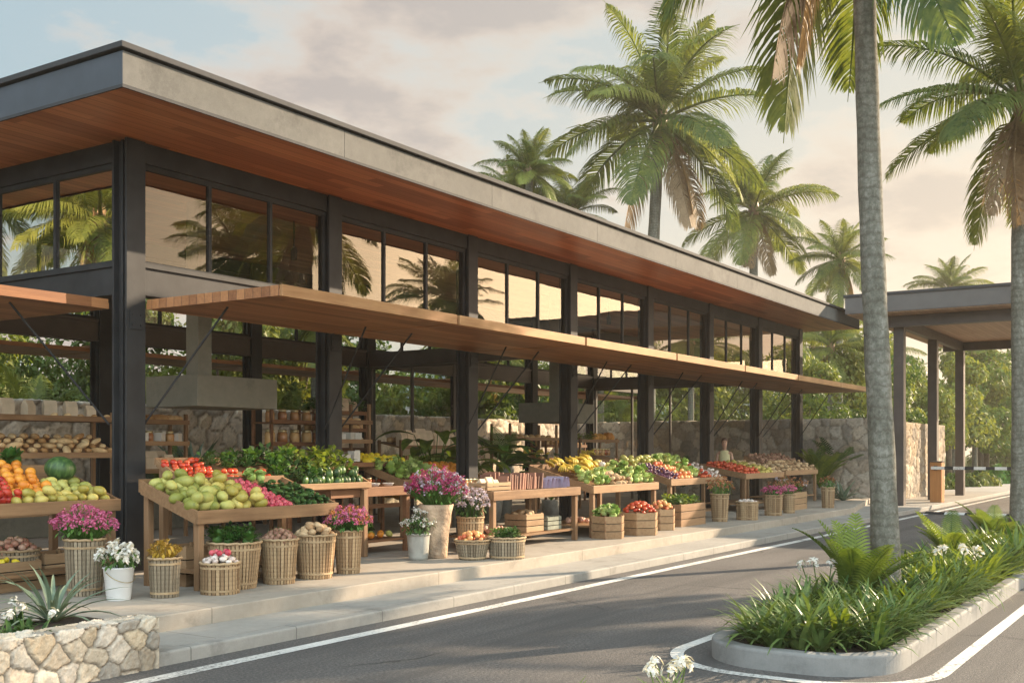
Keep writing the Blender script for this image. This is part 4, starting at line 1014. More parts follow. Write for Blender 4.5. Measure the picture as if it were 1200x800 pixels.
def bananas():
    b = MB()
    for i in range(6):
        a = R(-38 + i * 15); pts = []
        for k in range(8):
            t = k / 7; q = R(-10 + 95 * t); pts.append((.15 * math.sin(q) * math.cos(a) - .02, .15 * math.sin(q) * math.sin(a), .10 * math.cos(q)))
        b.tube(pts, [.009, .016, .02, .021, .021, .019, .014, .006], 7)
    b.tube([(0, 0, .09), (-.04, 0, .13)], [.02, .012], 6)
    return b.mesh('banana_bunch', 'banana_skin', True)
reg('banana', 'banana_bunch', [bananas()])
def jar_():
    b = MB(); b.lathe([(.036, 0), (.042, .006), (.042, .085), (.034, .10)], 16); return b.mesh('jar', 'jar_fill', True)
def jarlid_():
    b = MB(); b.lathe([(.036, .1005), (.037, .103), (.037, .12), (.034, .123)], 16); return b.mesh('lid', 'lid_metal', True)
JAR, LID = jar_(), jarlid_()
def bag_():
    b = MB(); w, d, h = .07, .045, .21
    pr = [(-w, -d, 0), (w, -d, 0), (w, d, 0), (-w, d, 0), (-w * .98, -d * 1.05, h * .7), (w * .98, -d * 1.05, h * .7), (w * .98, d * 1.05, h * .7), (-w * .98, d * 1.05, h * .7), (-w * .96, -.008, h), (w * .96, -.008, h), (w * .96, .008, h), (-w * .96, .008, h)]
    b.add(pr, [(0, 3, 2, 1), (0, 1, 5, 4), (1, 2, 6, 5), (2, 3, 7, 6), (3, 0, 4, 7), (4, 5, 9, 8), (5, 6, 10, 9), (6, 7, 11, 10), (7, 4, 8, 11), (8, 9, 10, 11)]); return b.mesh('paper_bag', 'paper', False)
reg('bag', 'paper_bag', [bag_()])
def book_():
    b = MB(); b.box(-.012, .012, -.085, .085, 0, .006); b.box(-.014, .014, -.09, -.084, 0, .22); b.box(-.014, -.011, -.084, .088, 0, .22); b.box(.011, .014, -.084, .088, 0, .22)
    b.box(-.010, .010, -.083, .082, .007, .214, 1); return b.mesh('book', ['book_cover', 'card_white'], False)
reg('book', 'book', [book_()])
def pack_(w, d, h):
    b = MB(); b.box(-w, w, -d, d, 0, h); b.box(-w * 1.02, w * 1.02, -d * 1.02, d * 1.02, h + .0005, h + .012); return b.mesh('carton', 'card_white', False)
reg('carton', 'carton', [pack_(.07, .05, .09), pack_(.055, .055, .12)])
def bowl_():
    b = MB(); b.lathe([(.04, 0), (.075, .015), (.10, .05), (.103, .053), (.095, .05), (.06, .02), (.0, .014)], 20, cap=(True, False)); return b.mesh('bowl', 'enamel', True)
reg('bowl', 'bowl', [bowl_()])
def cloth_():
    b = MB(); n = 12; vs = []; fs = []
    for i in range(n + 1):
        t = i / n; a = math.pi * (t - .5) * 1.0
        for j in range(7):
            y = -.16 + .32 * j / 6; vs.append((.045 * math.sin(a) * 1.25, y + .004 * math.sin(i * 2.0), .17 * math.cos(a) ** .6 if abs(math.cos(a)) > 1e-3 else 0))
    for i in range(n):
        for j in range(6): fs.append((i * 7 + j, i * 7 + j + 1, (i + 1) * 7 + j + 1, (i + 1) * 7 + j))
    b.add(vs, fs); return b.mesh('folded_cloth', 'cloth_lilac', True)
reg('cloth', 'folded_cloth', [cloth_()])
COUNT = {}
def put(k, loc, label, cat, group=None, s=1.0, rot=None):
    name, ms = K[k]; r = rng
    rot = rot or (r.uniform(-.5, .5), r.uniform(-.5, .5), r.uniform(0, 6.28))
    return tag(link(name, ms[r.randrange(len(ms))], None, loc, rot, s * r.uniform(.84, 1.14)), label, cat, group)
def jar(loc, label, group, s=1.0):
    t = tag(link('jar', JAR, None, loc, (0, 0, rng.uniform(0, 6)), s), label, 'jar', group); link('lid', LID, t); return t

# ------------------------------------------------------------------ baskets, pots and buckets
def heap(k, x, y, z, rad, n, hgt, label, cat, group, s=1.0, lift=.0):
    """items settled in a mound: the outer ring low, the middle high"""
    for i in range(n):
        q = math.sqrt((i + .5) / n); a = i * 2.39996 + rng.uniform(-.15, .15); rr = rad * q
        put(k, (x + rr * math.cos(a), y + rr * math.sin(a), z + hgt * (1 - q * q) + lift), label, cat, group, s)
def basket(px, py, wpx, hpx, label, mat='wicker_tan', taper=.82, kind='basket', z=ZP, staves=False, name='wicker_basket', rim=True, pt=None):
    x, y = pt or P(px, py, z); d = depth(x, y); r = wpx / F * d / 2; h = hpx / F * d
    y += r * .6 * .9; x += r * .6 * .4
    t = thing(name, label, kind, (x, y, z), rng.uniform(0, 3))
    b = MB(); rb = r * taper
    prof = [(rb + (r - rb) * (i / 10) ** .85, h * i / 10) for i in range(11)]
    if staves:
        ns = max(14, int(2 * math.pi * r / .042)); sm = 'stave_grey' if mat == 'wicker_grey' else 'stave_wood'
        md = lambda rr, zz, w: rr * (1 - .03 * (1 - min(1., 5 * abs(math.sin(w * ns / 2)))) + .012 * math.sin(w * 7 + zz * 4))
        b.lathe(prof, ns * 6, md, (True, False), uvs=(ns, h / .045)); part('staves', b, sm, t)
        for zz in (.12, .86):
            b = MB(); q = rb + (r - rb) * zz ** .85; b.lathe([(q * 1.0, h * zz - .012), (q * 1.02, h * zz - .01), (q * 1.022, h * zz + .01), (q * 1.0, h * zz + .012)], 40, None, (False, False))
            part('hoop', b, 'hoop_wood', t)
    else:
        nu, nv = 2 * int(math.pi * r / .026), int(h / .021)
        b.lathe(prof, min(96, nu * 2), lambda rr, zz, w: rr * (1 + .012 * math.sin(w * nu / 2) * math.sin(zz * 120)), (True, False), uvs=(nu, nv)); part('woven_body', b, mat, t, True)
    if rim:
        b = MB(); nn = 40
        b.tube([(r * 1.01 * math.cos(2 * math.pi * i / nn), r * 1.01 * math.sin(2 * math.pi * i / nn), h + .004 * math.sin(i * 2.1)) for i in range(nn + 1)], .014, 6); part('rim', b, mat if not staves else 'hoop_wood', t, True)
    b = MB(); b.lathe([(r * .96, h - .05), (0.01, h - .02)], 24, None, (False, True)); part('lining', b, 'soil', t)
    return x, y, z + h, r, d
def bouquet(x, y, z, R_, H, n, label, petal, leafm='dark_green', seed=0, head=.03, pet=9, ps=.022, group=None, leaves=60, second=None, name='flower_bunch', spread=1.0):
    r = random.Random(seed); t = thing(name, label, 'flowers', (x, y, z), 0, group)
    b = MB(); g = MB()
    for i in range(n):
        a = i * 2.4 + r.uniform(-.3, .3); q = math.sqrt(r.random()); rr = R_ * q * spread
        hz = H * (1 - .5 * q * q) * r.uniform(.55, 1.05)
        tp = np.array([rr * math.cos(a), rr * math.sin(a), hz]); g.tube([(tp[0] * .3, tp[1] * .3, -.03), tuple(tp)], .004, 4)
        mi = 1 if second and r.random() < .25 else 0
        for k in range(pet):
            d = np.array([r.gauss(0, 1), r.gauss(0, 1), r.gauss(.5, 1)]); d /= np.linalg.norm(d)
            b.leafcard(tp + d * head * r.uniform(.3, 1.1), d + np.array([r.gauss(0, .5), r.gauss(0, .5), .3]), d, ps * r.uniform(.8, 1.2), ps * r.uniform(1.2, 1.9), mi)
    for i in range(leaves):
        a = r.uniform(0, 6.28); q = math.sqrt(r.random()); p = np.array([R_ * q * math.cos(a), R_ * q * math.sin(a), H * r.uniform(.05, .62)])
        g.leafcard(p, np.array([math.cos(a), math.sin(a), .8]), np.array([math.cos(a), math.sin(a), .5]), .035, .075)
    part('blossoms', b, [petal, second] if second else petal, t); part('stems', g, leafm, t); return t

# front row along the deck
x, y, z, r, d = basket(20, 690, 56, 45, 'grey wicker basket heaped with pinkish onions at the left edge', 'wicker_grey', .85, staves=True)
heap('onion', x, y, z - .02, r * .82, 26, .13, 'pink onion in the grey wicker basket at the left edge', 'onion', 'onions in the left wicker basket', 1.05)
x, y, z, r, d = basket(102, 698, 46, 66, 'tall grey wicker basket holding a magenta flower bunch left of the corner column', 'wicker_grey', .84, staves=True)
bouquet(x, y, z, .31, .33, 190, 'wide bunch of magenta flowers in the grey wicker basket by the corner column', 'petal_magenta', 'herb_green', 1, .035, 10, .02, 'magenta flower bunches')
# enamel bucket
x, y = P(147, 703); d = depth(x, y); rb = 17.5 / F * d; hb = 37 / F * d; y += .1
t = thing('enamel_bucket', 'white enamel bucket with white flowers standing on the deck edge', 'bucket', (x, y, ZP))
b = MB(); b.lathe([(rb * .76, 0), (rb * .78, .006), (rb, hb), (rb * 1.06, hb + .006), (rb * 1.06, hb + .014), (rb * .98, hb + .012), (rb * .95, hb - .03)], 32, None, (True, False)); part('body', b, 'enamel', t, True)
b = MB(); b.lathe([(rb * .95, hb - .03), (.01, hb - .02)], 24, None, (False, True)); part('soil_fill', b, 'soil', t)
b = MB(); b.tube([(rb * 1.02 * math.cos(a), rb * 1.05 * math.sin(a), hb * .9 - .10 * abs(math.sin(a))) for a in [R(180 + 12 * i) for i in range(16)]], .004, 6); part('handle', b, 'lid_metal', t, True)
bouquet(x, y, ZP + hb, .20, .26, 26, 'round bunch of white blooms in the white enamel bucket', 'petal_white', 'dark_green', 2, .036, 20, .03, None, 90)
x, y, z, r, d = basket(196, 700, 37, 46, 'small grey wicker pot of golden dried buds beside the white bucket', 'wicker_grey', .86, staves=True)
bouquet(x, y, z, .17, .17, 70, 'bunch of golden dried buds in the small wicker pot', 'petal_gold', 'petal_gold', 3, .022, 9, .016, None, 20)
x, y, z, r, d = basket(262, 696, 45, 36, 'small wooden tub topped with garlic and red bulbs at the table foot', taper=1.0, staves=True, kind='tub', name='wooden_tub')
heap('garlic', x, y, z, r * .85, 20, .07, 'white garlic bulb in the small wooden tub', 'garlic', 'garlic in the small wooden tub', 1.05)
for i in range(5): put('radish', (x + .08 * math.cos(i * 1.3), y + .08 * math.sin(i * 1.3), z + .10), 'red bulb lying on the garlic in the small wooden tub', 'radish', 'red bulbs on the garlic', 1.1)
x, y, z, r, d = basket(281, 690, 62, 54, 'wide stave basket full of green leaves under the slanted table', staves=True, taper=.80, name='stave_basket')
for i in range(16):
    a = i * 2.4; q = r * .85 * math.sqrt((i + .5) / 16); put('cabbage' if i % 3 == 0 else 'greens', (x + q * math.cos(a), y + q * math.sin(a), z + .06 * (1 - q / r) + .01), ['bunch of green leaves in the wide stave basket', 'green leafy head in the wide stave basket'][1 if i % 3 == 0 else 0], 'leafy greens', 'greens in the wide stave basket' if i % 3 else 'leafy heads in the wide stave basket', .8, (rng.uniform(-.3, .3), rng.uniform(-.3, .3), a))
x, y, z, r, d = basket(332, 684, 44, 52, 'stave basket heaped with brown shallots between the leaf and potato baskets', staves=True, taper=.82, name='stave_basket')
heap('shallot', x, y, z - .02, r * .88, 44, .11, 'brown shallot in the stave basket', 'shallot', 'shallots in the stave basket', 1.15)
x, y, z, r, d = basket(375, 678, 48, 51, 'stave basket heaped with pale potatoes beside the magenta flowers', staves=True, taper=.82, name='stave_basket')
heap('potato', x, y, z - .01, r * .82, 20, .12, 'pale potato in the stave basket', 'potato', 'potatoes in the stave basket', 1.05)
x, y, z, r, d = basket(412, 672, 32, 50, 'narrow stave basket of magenta flowers at the right end of the slanted table', staves=True, taper=.84, name='stave_basket')
bouquet(x, y, z, .28, .30, 150, 'magenta flowers with orange sprays in the narrow stave basket', 'petal_magenta', 'herb_green', 4, .034, 10, .02, 'magenta flower bunches', second='petal_orange')
# middle group
x, y, z, r, d = basket(494, 656, 27, 30, 'small grey clay pot of white flowers by the dark table', 'grey_pot', .82, 'pot', staves=False, name='clay_pot', rim=True)
bouquet(x, y, z, .22, .33, 34, 'loose bunch of small white flowers in the grey clay pot', 'petal_white', 'dark_green', 5, .034, 12, .02, None, 70)
x, y = P(525, 654); d = depth(x, y); y += .2
t = thing('stone_vase', 'tall flaring stone vase with the biggest magenta bunch', 'vase', (x, y, ZP))
rv = 20 / F * d; hv = 63 / F * d; b = MB()
b.lathe([(rv * .62, 0), (rv * .68, .02), (rv * .69, hv * .1), (rv * .71, hv * .2), (rv * .73, hv * .3), (rv * .75, hv * .4), (rv * .78, hv * .5), (rv * .81, hv * .6), (rv * .85, hv * .7), (rv * .90, hv * .8), (rv * .96, hv * .9), (rv * 1.04, hv), (rv * .95, hv), (rv * .86, hv - .05)], 36, lambda rr, zz, w: rr * (1 + .02 * math.sin(3 * w + zz * 9) + .015 * math.sin(7 * w - zz * 23)), (True, False)); part('body', b, 'vase_stone', t, True)
b = MB(); b.lathe([(rv * .88, hv - .05), (.01, hv - .03)], 24, None, (False, True)); part('soil_fill', b, 'soil', t)
bouquet(x, y, ZP + hv, .42, .50, 240, 'very large magenta flower bunch in the tall stone vase', 'petal_magenta', 'herb_green', 6, .045, 11, .026, 'magenta flower bunches', 80, 'petal_lilac')
x, y, z, r, d = basket(556, 648, 32, 42, 'wicker basket of lilac white flowers behind the low basket of orange red fruit', 'wicker_tan', .85, staves=True)
bouquet(x, y, z, .3, .42, 70, 'bunch of lilac white flowers behind the low basket of orange fruit', 'petal_lilac', 'dark_green', 7, .04, 14, .026, None, 60)
x, y, z, r, d = basket(560, 656, 42, 23, 'low grey basket heaped with orange red fruit on the deck edge', 'wicker_grey', .72, 'basket', staves=True, name='wicker_basket')
heap('peach', x, y, z, r * .75, 18, .10, 'orange red peach in the low grey basket', 'peach', 'peaches in the low grey basket', .85)
x, y, z, r, d = basket(601, 655, 44, 25, 'squat grey stave basket of herbs on the deck edge', 'wicker_grey', .92, 'basket', staves=True, name='stave_basket')
for i in range(9):
    a = i * 2.4; q = r * .7 * math.sqrt((i + .5) / 9); put('greens', (x + q * math.cos(a), y + q * math.sin(a), z), 'tuft of green herbs in the squat grey basket', 'herbs', 'herbs in the squat basket', .75, (0, 0, a))

# ------------------------------------------------------------------ tables
def table(label, x0, x1, y0, dep, zf, zb, wood='table_wood', shelf=True, tray=True, name='display_table', apron=.10):
    t = thing(name, label, 'table', (x0, y0, ZP)); hf, hb = zf - ZP, zb - ZP; w = x1 - x0; lg = .075
    sl = math.atan2(hb - hf, dep)
    b = MB(); th = .03
    b.add([(0, 0, hf - th - .05), (w, 0, hf - th - .05), (w, dep, hb - th - .05), (0, dep, hb - th - .05), (0, 0, hf - .05), (w, 0, hf - .05), (w, dep, hb - .05), (0, dep, hb - .05)],
          [(0, 3, 2, 1), (4, 5, 6, 7), (0, 1, 5, 4), (1, 2, 6, 5), (2, 3, 7, 6), (3, 0, 4, 7)]); part('table_top', b, wood, t)
    b = MB(); b.box(-.02, w + .02, -.035, -.002, hf - apron - .02, hf + .01); part('front_apron', b, wood, t, bw=.005)
    for sx in (-.02, w - .012):
        b = MB(); q0, q1 = (sx, sx + .032)
        b.add([(q0, -.001, hf - apron - .02), (q1, -.001, hf - apron - .02), (q1, dep, hb - apron - .02), (q0, dep, hb - apron - .02), (q0, -.001, hf + .01), (q1, -.001, hf + .01), (q1, dep, hb + .01), (q0, dep, hb + .01)],
              [(0, 3, 2, 1), (4, 5, 6, 7), (0, 1, 5, 4), (1, 2, 6, 5), (2, 3, 7, 6), (3, 0, 4, 7)]); part('side_board', b, wood, t)
    b = MB(); b.box(-.02, w + .02, dep + .001, dep + .03, hb - apron, hb + .03); part('back_board', b, wood, t)
    for (lx, ly, hh) in ((.02, .0, hf - .09), (w - lg - .02, .0, hf - .09), (.02, dep - lg, hb - .1), (w - lg - .02, dep - lg, hb - .1)):
        b = MB(); b.box(lx, lx + lg, ly, ly + lg, 0, hh - .0); part('leg', b, 'leg_wood' if wood != 'dark_wood' else 'dark_wood', t, bw=.005)
    if shelf:
        b = MB(); b.box(.1, w - .1, .04, dep - .04, .16, .19); part('lower_shelf', b, wood, t)
    return lambda u, v, lift=0: (x0 + u * w, y0 + v * dep, zf + (zb - zf) * v - .05 + lift)
def fill(S, k, u0, u1, v0, v1, su, sv, w, dep, lift, label, cat, group, s=1.0, layers=1, rot=None, jit=.25):
    """rows of one kind laid out up the slope, each row shifted half a step, with a looser second layer"""
    for ly in range(layers):
        nu = max(1, int((u1 - u0) * w / su) - ly); nv = max(1, int((v1 - v0) * dep / sv) - ly)
        for j in range(nv):
            for i in range(nu):
                if ly and rng.random() < .25: continue
                u = u0 + (u1 - u0) * (i + .5 + .25 * (1 if j % 2 else -1) + rng.uniform(-jit, jit)) / nu; v = v0 + (v1 - v0) * (j + .5 + rng.uniform(-jit, jit)) / nv
                p = S(min(max(u, u0), u1), min(max(v, v0), v1), lift * (1 + 1.45 * ly) + rng.uniform(0, .012)); put(k, p, label, cat, group, s, rot() if rot else None)
FL = lambda: (rng.uniform(-.3, .3), rng.uniform(-.3, .3), rng.uniform(0, 6.28))
# table A at the left edge
S = table('wooden fruit table at the left edge with apples, oranges and mangoes', 5.35, 7.66, 10.12, 1.10, 1.16, 1.50)
w, dp = 2.31, 1.10
fill(S, 'apple', .0, .55, .05, .95, .088, .10, w, dp, .05, 'red apple on the left fruit table', 'apple', 'red apples on the left fruit table', 1.1, 2)
fill(S, 'orange', .53, .76, .22, .97, .10, .11, w, dp, .05, 'orange on the left fruit table', 'orange', 'oranges on the left fruit table', 1.1, 2)
fill(S, 'mango', .5, .97, .0, .22, .11, .10, w, dp, .05, 'yellow green mango along the front of the left fruit table', 'mango', 'mangoes on the left fruit table', 1.05, 2)
fill(S, 'avocado', .77, .98, .25, .6, .11, .11, w, dp, .05, 'green mango on the right part of the left fruit table', 'mango', 'green mangoes on the left fruit table', 1.05, 1)
put('melon', S(.90, .62, .17), 'large striped green watermelon on the left fruit table', 'watermelon', None, 1.15, (.2, .1, 0))
put('cabbage', S(.76, .95, .16), 'green cabbage behind the watermelon on the left fruit table', 'cabbage', None, 1.2)
# crates below table A
def crate(x, y, z, w, d, h, label, name='slatted_crate', rz=0, mat='crate_wood', group=None):
    t = thing(name, label, 'crate', (x, y, z), rz, group)
    n = 3; g = .012; sh = (h - g * (n - 1)) / n
    for k in range(n):
        b = MB(); z0 = k * (sh + g)
        b.box(0, w, 0, .014, z0, z0 + sh); b.box(0, w, d - .014, d, z0, z0 + sh); b.box(-.0, .014, .015, d - .015, z0, z0 + sh); b.box(w - .014, w, .015, d - .015, z0, z0 + sh)
        part('slat_ring', b, mat, t, bw=.003)
    b = MB()
    for (px, py) in ((.015, .015), (w - .045, .015), (.015, d - .045), (w - .045, d - .045)): b.box(px, px + .03, py, py + .03, .002, h + .012)
    part('corner_post', b, mat, t)
    b = MB(); b.box(.015, w - .015, .015, d - .015, .004, h - .06); part('bottom', b, 'soil', t)
    return t
crate(6.3, 10.35, ZP, .6, .45, .3, 'slatted crate on the floor under the left fruit table')
heap('lemon', 6.6, 10.58, ZP + .28, .2, 14, .04, 'lemon in the crate under the left fruit table', 'lemon', 'lemons under the left fruit table')
crate(7.0, 10.45, ZP, .45, .4, .34, 'small slatted crate beside the corner under the left fruit table')
# table B: the slanted one
S = table('slanted wooden table in front with mangoes, radishes and cucumbers in rows', 7.62, 9.70, 8.80, .86, 1.07, 1.36, apron=.11)
w, dp = 2.08, .86
fill(S, 'avocado', .0, .27, .02, .98, .14, .125, w, dp, .06, 'pale green mango heaped on the left of the slanted table', 'mango', 'green mangoes heaped on the slanted table', 1.38, 2)
fill(S, 'mango', .27, .50, .02, .98, .12, .115, w, dp, .055, 'yellow mango in the rows beside the radishes on the slanted table', 'mango', 'yellow mangoes on the slanted table', 1.22, 2)
fill(S, 'radish', .51, .70, .02, .98, .066, .066, w, dp, .036, 'pink red radish in the band across the slanted table', 'radish', 'radishes on the slanted table', 1.12, 1)
fill(S, 'cucumber', .71, .99, .03, .80, .085, .062, w, dp, .032, 'dark green cucumber on the right of the slanted table', 'cucumber', 'cucumbers on the slanted table', .95, 2, lambda: (rng.uniform(-.15, .15), rng.uniform(-.1, .1), R(65) + rng.uniform(-.35, .35)))
fill(S, 'lettuce', .68, .84, .80, .99, .15, .15, w, dp, .10, 'pale lettuce head at the back of the slanted table', 'lettuce', 'lettuces on the slanted table', 1.0)
crate(7.80, 9.18, ZP, .42, .4, .42, 'pale slatted crate standing under the left end of the slanted table')
crate(8.3, 9.12, ZP, .5, .45, .26, 'low slatted crate of yellow fruit under the slanted table')
heap('mango', 8.55, 9.35, ZP + .25, .18, 12, .05, 'yellow fruit in the low crate under the slanted table', 'mango', 'yellow fruit under the slanted table')
# herbs behind table B, on a step rack
S = table('step rack of leafy greens standing behind the slanted table', 8.42, 11.4, 9.74, .66, 1.26, 1.58, shelf=False, name='step_rack', apron=.05)
w, dp = 2.98, .66
fill(S, 'tomato', .0, .2, .42, 1.0, .09, .09, w, dp, .05, 'red tomato at the back left of the step rack', 'tomato', 'tomatoes at the back of the step rack', 1.0, 1)
fill(S, 'tomato', .0, .42, .0, .42, .09, .09, w, dp, .05, 'red tomato in the row at the front of the step rack', 'tomato', 'tomatoes on the step rack', 1.0, 2)
fill(S, 'greens', .2, .45, .5, .98, .17, .16, w, dp, .05, 'bunch of leafy greens on the rack behind the slanted table', 'leafy greens', 'greens on the step rack', 1.2, 2, lambda: (rng.uniform(-.4, .4), rng.uniform(-.4, .4), rng.uniform(0, 6.28)))
fill(S, 'greens', .45, .68, .0, .98, .17, .18, w, dp, .05, 'bunch of leafy greens on the rack behind the slanted table', 'leafy greens', 'greens on the step rack', 1.25, 1, lambda: (rng.uniform(-.4, .4), rng.uniform(-.4, .4), rng.uniform(0, 6.28)))
fill(S, 'lightgreens', .66, 1.0, .3, 1.0, .17, .18, w, dp, .07, 'bunch of pale green leaves on the rack behind the slanted table', 'leafy greens', 'pale greens on the step rack', 1.3, 1, lambda: (rng.uniform(-.4, .4), rng.uniform(-.4, .4), rng.uniform(0, 6.28)))
fill(S, 'pepper', .6, .98, .0, .34, .08, .09, w, dp, .06, 'dark green pepper at the right end of the rack behind the slanted table', 'pepper', 'green peppers on the step rack', 1.15, 2)
# table C: dark table
S = table('dark brown wooden table with cartons and bowls beside the second column', 10.75, 12.45, 9.85, .85, 1.18, 1.18, 'dark_wood', name='wooden_table')
w, dp = 1.7, .85
for i in range(4): put('carton', S(.08 + .11 * i, .35 + .1 * (i % 2), .051), 'white carton standing at the left of the dark wooden table', 'carton', 'cartons on the dark wooden table', 1.1, (0, 0, rng.uniform(-.3, .3)))
for i in range(5): put('bowl', S(.52 + .09 * i, .3 + .25 * (i % 2), .051), 'small white bowl on the right of the dark wooden table', 'bowl', 'bowls on the dark wooden table', .8, (0, 0, 0))
for i in range(6): jar(S(.45 + .09 * i, .75, .052), 'small preserve jar at the back of the dark wooden table', 'jars on the dark wooden table', .9)
for i in range(14): put('orange' if i % 3 else 'avocado', (10.95 + (i % 7) * .2, 10.0 + .16 * (i // 7), ZP + .25), ['green fruit on the lower shelf of the dark table', 'orange on the lower shelf of the dark table'][1 if i % 3 else 0], 'orange' if i % 3 else 'mango', 'oranges under the dark table' if i % 3 else 'green fruit under the dark table')
for i in range(5): put('cabbage', (11.05 + i * .27, 10.4, ZP + .27), 'green cabbage on the lower shelf of the dark table', 'cabbage', 'cabbages under the dark table', .9)
# yellow fruit stand behind it
def rack(label, x, y, w, d, tiers, zt, label_tilt=.0, wood='table_wood', name='shelf_rack', back=False):
    t = thing(name, label, 'shelf', (x, y, ZP))
    for (lx, ly) in ((0, 0), (w - .05, 0), (0, d - .05), (w - .05, d - .05)):
        b = MB(); b.box(lx, lx + .05, ly, ly + .05, 0, zt - ZP); part('upright', b, 'leg_wood' if wood != 'dark_wood' else wood, t)
    for (z, tilt) in tiers:
        b = MB(); zz = z - ZP; q = tilt * d
        b.add([(.0, -.02, zz - .025), (w, -.02, zz - .025), (w, d + .01, zz + q - .025), (0, d + .01, zz + q - .025), (0, -.02, zz), (w, -.02, zz), (w, d + .01, zz + q), (0, d + .01, zz + q)], [(0, 3, 2, 1), (4, 5, 6, 7), (0, 1, 5, 4), (1, 2, 6, 5), (2, 3, 7, 6), (3, 0, 4, 7)])
        b.box(-.001, w + .001, -.042, -.021, zz - .03, zz + .045); part('shelf', b, wood, t)
    return lambda u, k, v=.5, lift=0: (x + .06 + u * (w - .12), y + v * d, tiers[k][0] + tiers[k][1] * v * d + lift)
S = rack('dark rack with a tray of bright yellow lemons beyond the dark table', PY(400, 12.0), 12.0, 1.75, .6, [(.75, 0), (1.12, .0), (1.45, .12)], 1.6, wood='dark_wood')
for i in range(22): put('lemon', S(.42 + .56 * (i % 8) / 7, 2, .15 + .3 * (i // 8), .05 + .02 * (i // 8)), 'bright yellow lemon on the dark rack', 'lemon', 'lemons on the dark rack', 1.75)
for i in range(3): put('carton', S(.06 + .13 * i, 2, .4, .03), 'pale carton at the left end of the dark rack', 'carton', 'cartons on the dark rack', 1.3, (0, 0, rng.uniform(-.3, .3)))
for i in range(12): put('tomato', S(.03 + .94 * i / 11, 1, .2, .05), 'red tomato along the middle shelf of the dark rack', 'tomato', 'tomatoes on the dark rack')
# left shelf with bread
S = rack('tall bread shelf at the left edge with paper bags on its top board', 8.05, 13.2, 2.0, .62, [(.85, 0), (1.62, .42), (2.12, 0)], 2.14)
for i in range(6): put('bag', S(.02 + .17 * i, 2, .45, .0), 'brown paper bag on the top board of the left bread shelf', 'paper bag', 'paper bags on the bread shelf', 1.15, (0, 0, rng.uniform(-.4, .4)))
for i in range(5): put('roll', S(.5 + .11 * i, 2, .15, .04), 'bread roll on the top board of the left bread shelf', 'bread roll', 'rolls on top of the bread shelf')
for j in range(4):
    for i in range(11): put('roll' if (i + j) % 3 else 'loaf', S((i + .5) / 11, 1, .1 + .25 * j, .045), ['loaf on the tilted tray of the left bread shelf', 'bread roll on the tilted tray of the left bread shelf'][1 if (i + j) % 3 else 0], 'bread roll' if (i + j) % 3 else 'loaf', 'rolls on the tilted bread tray' if (i + j) % 3 else 'loaves on the tilted bread tray', .95)
for i in range(9): put('greens', S(.05 + .1 * i, 0, .3, .02), 'bunch of greens on the lowest board of the left bread shelf', 'leafy greens', 'greens on the bread shelf', 1.1, (0, 0, i))
# shelf with jars behind column two
S = rack('dark shelf of preserve jars behind the second column', PY(318, 14.2), 14.2, 1.75, .5, [(.9, 0), (1.35, 0), (1.8, 0), (2.2, 0)], 2.5, wood='dark_wood')
for k in range(1, 4):
    for i in range(11): jar(S(i / 10.5, k, .2 + .3 * (i % 2), .001), 'preserve jar on the dark shelf behind the second column', 'jars on the dark shelf', 1.9 + .3 * (k == 2))
for i in range(4): put('pumpkin', S(.1 + .25 * i, 0, .4, .1), 'orange pumpkin on the lowest board of the dark jar shelf', 'pumpkin', 'pumpkins on the jar shelf')
S = rack('wooden shelf of bread and cartons between the second column and the glass doors', PY(394, 13.3), 13.3, .95, .5, [(.9, 0), (1.5, 0), (1.85, 0), (2.2, 0)], 2.55)
for k in (1, 2, 3):
    for i in range(4): put('loaf' if k != 2 else 'carton', S(.12 + .25 * i, k, .4, .045 if k != 2 else .001), ['white carton on the shelf beside the glass doors', 'loaf on the shelf beside the glass doors'][1 if k != 2 else 0], 'loaf' if k != 2 else 'carton', 'loaves by the glass doors' if k != 2 else 'cartons by the glass doors', 1.2, (0, 0, rng.uniform(-.4, .4)))
t = thing('price_tag', 'small white price card with a dark square on the shelf beside the glass doors', 'price card', S(.6, 1, -.02, .05))
b = MB(); b.box(-.06, .06, -.004, .004, 0, .15); part('card', b, 'card_white', t); b = MB(); b.box(-.03, .03, -.006, -.0045, .05, .11); part('mark', b, 'tag_black', t)
# table D
S = table('long pale table of books, folded cloths and an open wooden box', 12.86, 15.32, 8.70, .95, 1.10, 1.10, name='display_table')
w, dp = 2.46, .95
crate(12.95, 8.85, 1.055, .62, .34, .17, 'open wooden box on the left end of the book table')
for i in range(6): put('bag', (13.05 + .085 * i, 9.02 + .05 * (i % 2), 1.10), 'small paper packet standing in the wooden box on the book table', 'paper packet', 'packets in the wooden box', .85, (0, 0, rng.uniform(-.3, .3)))
for i in range(15): put('book', S(.29 + .028 * i, .32, .056), 'brown covered book in the upright row on the book table', 'book', 'books on the book table', 1.0, (rng.uniform(-.03, .03), R(6) + rng.uniform(-.05, .05), rng.uniform(-.05, .05)))
for i in range(9): put('book', S(.34 + .045 * i, .72, .056), 'brown covered book in the back row on the book table', 'book', 'books in the back row', 1.05, (0, R(-5), rng.uniform(-.1, .1)))
for i in range(6): put('cloth', S(.76 + .045 * i, .35, .05), 'lilac folded cloth on the right end of the book table', 'cloth', 'folded cloths on the book table', .95, (0, 0, rng.uniform(-.05, .05)))
heap('onion', 13.4, 9.1, ZP + .23, .34, 22, .08, 'pink onion on the lower shelf of the book table', 'onion', 'onions under the book table')
crate(14.0, 8.85, ZP + .195, .5, .4, .27, 'yellowish crate on the lower shelf of the book table'); heap('potato', 14.25, 9.05, ZP + .45, .18, 10, .05, 'potato in the crate under the book table', 'potato', 'potatoes under the book table')
